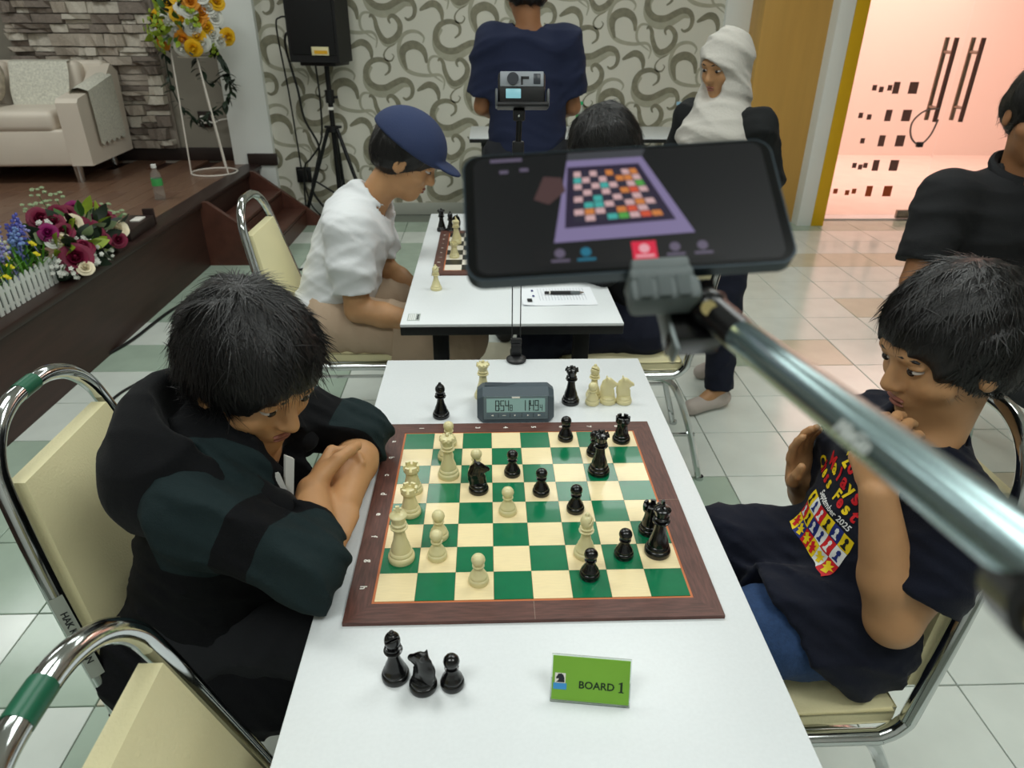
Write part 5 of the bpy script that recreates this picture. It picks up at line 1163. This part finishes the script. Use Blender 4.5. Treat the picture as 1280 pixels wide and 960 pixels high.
pr = [('+', cap(J['pelvis'] + np.array([.0, 0, -.03]), J['chest'] + np.array([0, 0, .0]), .150, .140, (fx, .58)), 0), ('+', cap(J['sL'] + np.array([0, .025, 0]), J['sR'] + np.array([0, -.025, 0]), .060, .060), .06),
      ('+', cap(J['pelvis'] + np.array([-.02, -.075, -.005]), J['pelvis'] + np.array([-.125, -.085, .004]), .098, .092), .035), ('+', cap(J['pelvis'] + np.array([-.02, .075, -.005]), J['pelvis'] + np.array([-.150, .095, .006]), .098, .090), .035), ('+', cap(J['neck'] + np.array([0, 0, -.03]), J['neck'] + np.array([0, 0, -.005]), .068, .064), .04),
      ('+', cap(J['pelvis'] + np.array([.03, -.075, -.02]), J['pelvis'] + np.array([-.075, -.095, -.040]), .104, .090), .04), ('+', cap(J['pelvis'] + np.array([.02, -.15, -.04]), J['pelvis'] + np.array([-.075, -.170, -.085]), .045, .026, ((0, 1, 0), .5)), .03)]
for sd in 'LR': pr += [('+', sleeve(J['s' + sd] + np.array([0, 0, -.005]), lerp(J['s' + sd], J['e' + sd], .68), .066, .068), .035)]
pr += [('-', cap(J['neck'] + np.array([-.010, 0, .012]), J['neck'] + np.array([-.03, 0, .09]), .053, .064), .008), ('-', cap(J['neck'] + np.array([-.015, 0, -.06]), J['neck'] + np.array([-.01, 0, .06]), .046, .050), .006)]
hn = A(n3((.10, 0, .085))); hp = A((-.11, 0, .600))
pr += [('-', Sh(lambda P: np.maximum((P - hp) @ hn, P[:, 1] + .03), (0, 0, 0), (0, 0, 0)), .012)]
ts = sdf('tshirt', pr, .0055, m_navy, t, folds2(.0070, 44, 12, (.3, .5, .8)))
MB().tube([tuple(J['neck'] + np.array([-.012 + .055 * math.cos(a), .057 * math.sin(a), .006 + .016 * math.cos(a)])) for a in np.linspace(0, 2 * PI, 33)[:-1]], .0045, 8, closed=True).build('collar_band', M('collar_navy', (12, 15, 27), .9), t)
trousers(t, J, M('denim', (42, 68, 108), .85, noise=(160, .15), bump=(300, .25)), .98, (.080, .076, .066, .056), seed=9, hr=.075); shoes(t, J, m_shoe, .9)
# print on the chest, laid onto the cloth
tsm = ts.data; bv = BVHTree.FromPolygons([v.co[:] for v in tsm.vertices], [tuple(p.vertices) for p in tsm.polygons])
def decal(name, vs, fs, mat, o, xd, yd, nd, parent, lift=.0012, maxlen=.008):
    bm = bmesh.new(); bvz = [bm.verts.new((v[0], v[1], 0)) for v in vs]
    for f in fs:
        try: bm.faces.new([bvz[i] for i in f])
        except ValueError: pass
    bmesh.ops.triangulate(bm, faces=list(bm.faces))
    for _ in range(4):
        le = [e for e in bm.edges if e.calc_length() > maxlen]
        if not le: break
        bmesh.ops.subdivide_edges(bm, edges=le, cuts=1); bmesh.ops.triangulate(bm, faces=list(bm.faces))
    o = V3(o); xd = V3(xd).normalized(); yd = V3(yd).normalized(); nd = V3(nd).normalized(); bm.verts.index_update(); out = []; ok = []
    for v in bm.verts:
        p = o + xd * v.co.x + yd * v.co.y; hit, nn_, _, _ = bv.ray_cast(p + nd * .30, -nd, .6)
        if hit is None: out.append(p); ok.append(False)
        else: out.append(hit + nn_ * lift); ok.append(True)
    F_ = [[v.index for v in f.verts] for f in bm.faces if all(ok[v.index] for v in f.verts)]; bm.free()
    if F_: return MB().add(out, F_).build(name, mat, parent)
xd = V3((0, -1, 0)); nd = V3((-.97, 0, .22)).normalized(); yd = V3(nd).cross(xd); yd = -yd if yd.z < 0 else yd
oc = V3(tuple(J['chest'] + np.array([-.06, -.004, -.014])))
m_red = M('print_red', (206, 24, 34), .6); m_yel = M('print_yellow', (240, 208, 24), .6); m_prw = M('print_white', (232, 232, 230), .6); m_blu = M('print_blue', (30, 44, 118), .6); m_prb = M('print_black', (14, 14, 18), .7)
def word(txt, y, size, cols, x0=None, sh=0.0):
    adv = size * .60; x = -adv * (len(txt) - 1) / 2
    for k, ch in enumerate(txt):
        if ch != ' ':
            vs, fs = text2d(ch, size, size * .035, 'CENTER', sh); decal('print_letter', vs, fs, cols[k % len(cols)], oc + xd * (x + adv * k) + yd * y, xd, yd, nd, ts)
word('20th', .060, .036, (m_yel, m_red, m_red, m_yel)); word('Malaysia', .031, .036, (m_red, m_yel, m_red, m_red, m_yel, m_red, m_yel, m_red)); word('Chess Festival', .004, .030, (m_yel, m_red))
vs, fs = text2d('September 2025', .0155, .0003, 'CENTER', .2); decal('print_date', vs, fs, m_prw, oc + yd * -.018, xd, yd, nd, ts)
def drect(x, y, wd, ht, m, lift=.0010): decal('print_panel', [(-wd / 2, -ht / 2), (wd / 2, -ht / 2), (wd / 2, ht / 2), (-wd / 2, ht / 2)], [(0, 1, 2, 3)], m, oc + xd * x + yd * y, xd, yd, nd, ts, lift)
pawn2 = [(-.35, -.5), (.35, -.5), (.30, -.36), (.16, -.28), (.10, .05), (.22, .12), (.20, .38), (.0, .5), (-.20, .38), (-.22, .12), (-.10, .05), (-.16, -.28), (-.30, -.36)]
fills = [[m_yel, m_prw, m_red, m_yel, m_blu, m_yel, m_red], [m_red, m_yel, m_blu, m_prw, m_red, m_prw, m_yel], [m_yel, m_blu, m_red, m_yel, m_prw, m_red, m_blu]]
for r in range(3):
    for c in range(6):
        x = (c - 2.5) * .0235; y = -.040 - r * .0255
        drect(x, y, .0231, .0251, fills[r][c], .0010)
        fg = {m_yel: m_prb, m_prw: m_blu, m_red: m_prw, m_blu: m_prw}[fills[r][c]]
        if r < 2: decal('print_chessman', [(px * .018, py * .020) for px, py in pawn2], [tuple(range(len(pawn2)))], fg, oc + xd * x + yd * y, xd, yd, nd, ts, .0016)
        else: decal('print_star', [((.011 if k % 2 == 0 else .005) * math.cos(k * PI / 7), (.011 if k % 2 == 0 else .005) * math.sin(k * PI / 7)) for k in range(14)], [tuple(range(14))], m_yel if fg is not m_prb else m_red, oc + xd * x + yd * y, xd, yd, nd, ts, .0016)

# ---------------- man in the white T-shirt and blue cap
J = dict(pelvis=(-.605, 1.355, .575), chest=(-.495, 1.355, .835), neck=(-.425, 1.355, .945), head=(-.312, 1.355, 1.072), fw=(.93, 0, -.25), hf=(.84, -.05, -.52), hu=(.52, 0, .84),
         sL=(-.470, 1.525, .880), sR=(-.490, 1.190, .880), eL=(-.440, 1.545, .650), eR=(-.478, 1.165, .635), wL=(-.280, 1.430, .575), wR=(-.255, 1.165, .580),
         hdL=(.9, -.3, -.2), hnL=(0, 0, -1), hsL=(0, -1, 0), hdR=(.85, .35, -.35), hnR=(0, 0, -1), hsR=(0, 1, 0),
         hipL=(-.59, 1.45, .555), hipR=(-.59, 1.26, .555), kL=(-.155, 1.47, .50), kR=(-.150, 1.24, .50), aL=(-.27, 1.50, .09), aR=(-.25, 1.25, .09), tL=(-.14, 1.52, .03), tR=(-.12, 1.24, .03))
t, J, H = human('person', 'seated man in a white T-shirt, blue cap and beige cargo trousers', J, SK2, .006, 1.02, arm=(.045, .040, .037, .026))
H.features(t, m_hair); H.hair(t, m_hair, 1200, .02, seed=9, low=-.07)
m_wt = M('tshirt_white', (226, 228, 230), .85, bump=(320, .2)); fx = n3((.93, 0, -.25))
pr = [('+', cap(J['pelvis'] + np.array([0, 0, -.01]), J['chest'], .165, .160, (fx, .78)), 0), ('+', cap(J['sL'] + np.array([0, -.03, 0]), J['sR'] + np.array([0, .03, 0]), .070, .070), .07), ('+', cap(J['neck'] + np.array([-.03, 0, -.04]), J['neck'] + np.array([-.015, 0, -.02]), .075, .072), .04)]
for sd in 'LR': pr += [('+', sleeve(J['s' + sd], lerp(J['s' + sd], J['e' + sd], .80), .078, .074), .04)]
pr += [('-', cap(J['neck'] + np.array([.015, 0, .0]), J['neck'] + np.array([.06, 0, .08]), .066, .080), .008), ('-', half((0, 0, .505), (-.35, 0, 1)), .008)]
sdf('tshirt', pr, .007, m_wt, t, folds2(.008, 36, 22, (.3, .5, .9)))
trousers(t, J, M('cargo_beige', (186, 162, 138), .9, bump=(200, .3)), 1.0, (.105, .090, .075, .065), .008, 14)
MB().box(tuple(lerp(J['hipR'], J['kR'], .66) + np.array([0, -.094, -.01])), (.15, .020, .13), .006, (0, .12, 0)).build('cargo_pocket', MATS['cargo_beige'], t)
shoes(t, J, m_shoe)
m_cap = M('baseball_cap_blue', (42, 54, 88), .85, bump=(260, .25))
sdf('cap', [('+', H.E(-.016, 0, .042, .123, .104, .102), 0), ('-', half(H.P(0, 0, .034), H.u + .10 * H.f), .006), ('+', H.E(.112, 0, .040, .058, .068, .010), .010)], .005, m_cap, t)

# ---------------- person behind the phone at the second table
J = dict(pelvis=(.490, 1.300, .575), chest=(.400, 1.300, .850), neck=(.365, 1.300, .965), head=(.305, 1.300, 1.105), fw=(-.95, 0, -.2), hf=(-.80, 0, -.60), hu=(-.60, 0, .80),
         sL=(.380, 1.135, .905), sR=(.380, 1.465, .905), eL=(.300, 1.110, .785), eR=(.300, 1.500, .785), wL=(.195, 1.175, .772), wR=(.19, 1.37, .772),
         hdL=(-.6, .8, 0), hnL=(0, 0, -1), hsL=(-1, 0, 0), hdR=(-.6, -.8, 0), hnR=(0, 0, -1), hsR=(-1, 0, 0),
         hipL=(.46, 1.21, .55), hipR=(.46, 1.39, .55), kL=(.11, 1.20, .52), kR=(.11, 1.42, .52), aL=(.20, 1.20, .09), aR=(.20, 1.42, .09), tL=(.09, 1.19, .03), tR=(.09, 1.43, .03))
t, J, H = human('person', 'seated person in navy trousers playing at the second table, half hidden by the smartphone', J, SK3, .006, 1.0)
H.features(t, m_hair); H.hair(t, m_hair, 2000, .03, seed=12, low=-.08)
pr = [('+', cap(J['pelvis'], J['chest'], .155, .150, ((1, 0, 0), .8)), 0), ('+', cap(J['sL'] + np.array([0, .03, 0]), J['sR'] + np.array([0, -.03, 0]), .068, .068), .07)]
for sd in 'LR': pr += [('+', cap(J['s' + sd], J['e' + sd], .070, .055), .03), ('+', sleeve(J['e' + sd], lerp(J['e' + sd], J['w' + sd], .8), .054, .042), .02)]
sdf('sweater', pr, .008, M('sweater_dark', (20, 22, 26), .9, bump=(300, .3)), t, folds(.006, 40, 3))
m_nt = M('trousers_navy', (18, 22, 40), .9, bump=(300, .2)); trousers(t, J, m_nt, 1.0); shoes(t, J, m_shoe)
ln = MB()
for k in range(6):
    a = np.array([.44 - .012 * k, 1.195 + .006 * k, .655 - .006 * k]); ln.tube(spline([tuple(a + np.array([.05, .0, .012])), tuple(a), tuple(a + np.array([-.06, -.03, -.015])), tuple(a + np.array([-.11 + .01 * k, -.05, -.06]))], 5), .0045, 6)
tag(ln.build('green_tassel', M('tassel_green', (58, 104, 78), .7), t), kind='stuff')

# ---------------- man in navy seen from behind
J = dict(pelvis=(.125, 2.38, .93), chest=(.125, 2.40, 1.26), neck=(.125, 2.39, 1.42), head=(.115, 2.42, 1.57), fw=(0, 1, 0), hf=(-.1, .95, -.25), hu=(0, .25, .95),
         sL=(-.035, 2.39, 1.375), sR=(.285, 2.39, 1.375), eL=(-.078, 2.42, 1.115), eR=(.328, 2.42, 1.115), wL=(.03, 2.60, 1.06), wR=(.22, 2.60, 1.06),
         hdL=(.9, .3, 0), hnL=(0, -1, 0), hsL=(0, 0, 1), hdR=(-.9, .3, 0), hnR=(0, -1, 0), hsR=(0, 0, 1),
         hipL=(.03, 2.38, .90), hipR=(.22, 2.38, .90), kL=(.02, 2.39, .50), kR=(.23, 2.39, .50), aL=(.02, 2.36, .09), aR=(.23, 2.36, .09), tL=(.0, 2.50, .03), tR=(.25, 2.50, .03))
t, J, H = human('person', 'standing man in a dark blue T-shirt with his back turned', J, SK3, .007, 1.05)
H.features(t, m_hair); H.hair(t, m_hair, 1200, .02, seed=15, low=-.07)
pr = [('+', cap(J['pelvis'] + np.array([0, 0, -.06]), J['chest'], .180, .170, ((0, 1, 0), .72)), 0), ('+', cap(J['sL'] + np.array([.03, 0, 0]), J['sR'] + np.array([-.03, 0, 0]), .072, .072), .08), ('+', cap(J['neck'] + np.array([0, 0, -.05]), J['neck'] + np.array([0, 0, -.03]), .08, .075), .04)]
for sd in 'LR': pr += [('+', sleeve(J['s' + sd], lerp(J['s' + sd], J['e' + sd], .82), .080, .078), .04)]
pr += [('-', cap(J['neck'], J['neck'] + np.array([0, 0, .09]), .062, .075), .008), ('-', half((0, 0, .80), (0, 0, 1)), .008)]
sdf('tshirt', pr, .008, M('tshirt_blue', (21, 30, 58), .88, bump=(320, .2)), t, folds(.007, 34, 31, (.2, .2, 1)))
trousers(t, J, M('trousers_dark', (26, 28, 34), .9, bump=(300, .2)), 1.05); shoes(t, J, m_shoe)

# ---------------- girl in the white headscarf
J = dict(pelvis=(.86, 1.80, .80), chest=(.825, 1.79, 1.06), neck=(.815, 1.785, 1.185), head=(.800, 1.78, 1.325), fw=(-.85, -.5, 0), hf=(-.80, -.50, -.30), hu=(-.2, -.15, .95),
         sL=(.915, 1.665, 1.125), sR=(.735, 1.915, 1.125), eL=(1.00, 1.71, .935), eR=(.70, 1.99, .93), wL=(.86, 1.60, .90), wR=(.62, 1.86, .90),
         hdL=(-.9, .2, 0), hnL=(0, .3, 1), hsL=(0, 1, .2), hdR=(-.6, -.7, 0), hnR=(0, 0, 1), hsR=(0, -1, .2),
         hipL=(.90, 1.735, .78), hipR=(.82, 1.87, .78), kL=(.90, 1.68, .44), kR=(.93, 1.92, .44), aL=(.905, 1.62, .09), aR=(1.03, 1.96, .10), tL=(.80, 1.57, .03), tR=(.93, 1.90, .03))
t, J, H = human('person', 'standing girl in a white headscarf, black jacket and dark tracksuit trousers', J, SK2, .007, .93)
H.features(t, m_hair)
m_scarf = M('scarf_white', (190, 186, 178), .85, bump=(120, .4))
sc_ = [('+', H.E(-.010, 0, .018, .112, .100, .112), 0), ('+', H.E(.010, 0, -.075, .080, .085, .080), .04), ('+', cap(J['neck'] + np.array([0, 0, .02]), J['chest'] + np.array([-.02, -.02, .03]), .095, .155), .05), ('+', cap(J['chest'] + np.array([-.05, -.05, .02]), J['chest'] + np.array([-.09, -.075, -.16]), .115, .080, ((-.85, -.5, 0), .5)), .04),
       ('-', H.E(.115, 0, -.018, .070, .062, .082), .008)]
sdf('headscarf', sc_, .007, m_scarf, t, folds(.008, 48, 17, (.3, .3, .8)))
m_jk = M('jacket_black', (15, 18, 20), .85, bump=(300, .3))
pr = [('+', cap(J['pelvis'] + np.array([0, 0, -.06]), J['chest'], .150, .138, ((-.85, -.5, 0), .82)), 0), ('+', cap(J['sL'], J['sR'], .062, .062), .06)]
for sd in 'LR': pr += [('+', cap(J['s' + sd], J['e' + sd], .066, .056), .03), ('+', sleeve(J['e' + sd], lerp(J['e' + sd], J['w' + sd], .9), .054, .042), .02)]
sdf('jacket', pr, .008, m_jk, t, folds(.007, 42, 19))
tr_ = trousers(t, J, m_nt, .86, (.098, .080, .070, .070), seed=23, to=1.0); shoes(t, J, M('shoe_pale', (196, 184, 176), .6), .85)

# ---------------- man in the black polo shirt
J = dict(pelvis=(1.545, 1.16, .575), chest=(1.515, 1.13, .86), neck=(1.505, 1.115, 1.065), head=(1.495, 1.085, 1.235), fw=(.05, -1, 0), hf=(-.25, -.93, -.20), hu=(0, -.2, .97),
         sL=(1.695, 1.12, 1.00), sR=(1.315, 1.13, 1.00), eL=(1.760, 1.03, .755), eR=(1.255, 1.06, .755), wL=(1.640, .86, .66), wR=(1.450, .86, .66),
         hdL=(-.4, -.8, -.2), hnL=(0, 0, -1), hsL=(-1, 0, 0), hdR=(.5, -.8, -.2), hnR=(0, 0, -1), hsR=(1, 0, 0),
         hipL=(1.640, 1.12, .555), hipR=(1.460, 1.12, .555), kL=(1.750, .73, .52), kR=(1.590, .70, .52), aL=(1.750, .76, .09), aR=(1.610, .74, .09), tL=(1.780, .64, .03), tR=(1.590, .62, .03))
t, J, H = human('person', 'seated man in a black polo shirt with white buttons', J, SK3, .007, 1.05, arm=(.05, .042, .04, .028))
H.features(t, m_hair); H.hair(t, m_hair, 1500, .025, seed=25, low=-.07)
m_polo = M('polo_black', (20, 21, 24), .85, bump=(400, .35))
pr = [('+', cap(J['pelvis'], J['chest'] + np.array([0, 0, .02]), .175, .172, ((0, 1, 0), .75)), 0), ('+', cap(J['sL'] + np.array([-.03, 0, 0]), J['sR'] + np.array([.03, 0, 0]), .075, .075), .08), ('+', cap(J['neck'] + np.array([0, 0, -.07]), J['neck'] + np.array([0, 0, -.03]), .085, .078), .04)]
for sd in 'LR': pr += [('+', sleeve(J['s' + sd], lerp(J['s' + sd], J['e' + sd], .78), .083, .080), .04)]
pr += [('-', cap(J['neck'] + np.array([0, -.035, -.02]), J['neck'] + np.array([0, -.03, .09]), .040, .070), .008)]
po = sdf('polo_shirt', pr, .008, m_polo, t, folds(.007, 34, 41, (.2, .2, 1)))
MB().tube([tuple(J['neck'] + np.array([.072 * math.sin(a), .002 - .066 * math.cos(a), .012 - .030 * math.cos(a)])) for a in np.linspace(.35, 2 * PI - .35, 24)], .013, 8, flat=((0, .3, .95), 1.6)).build('polo_collar', m_polo, t)
for k in range(2): MB().cyl(tuple(J['neck'] + np.array([.0, -.128 - .012 * k, -.115 - .055 * k])), tuple(J['neck'] + np.array([.0, -.140 - .012 * k, -.113 - .055 * k])), .0065, n=12).build('shirt_button', m_white_ink, t)
trousers(t, J, M('trousers_charcoal', (34, 35, 38), .9, bump=(300, .2)), 1.05); shoes(t, J, m_shoe)
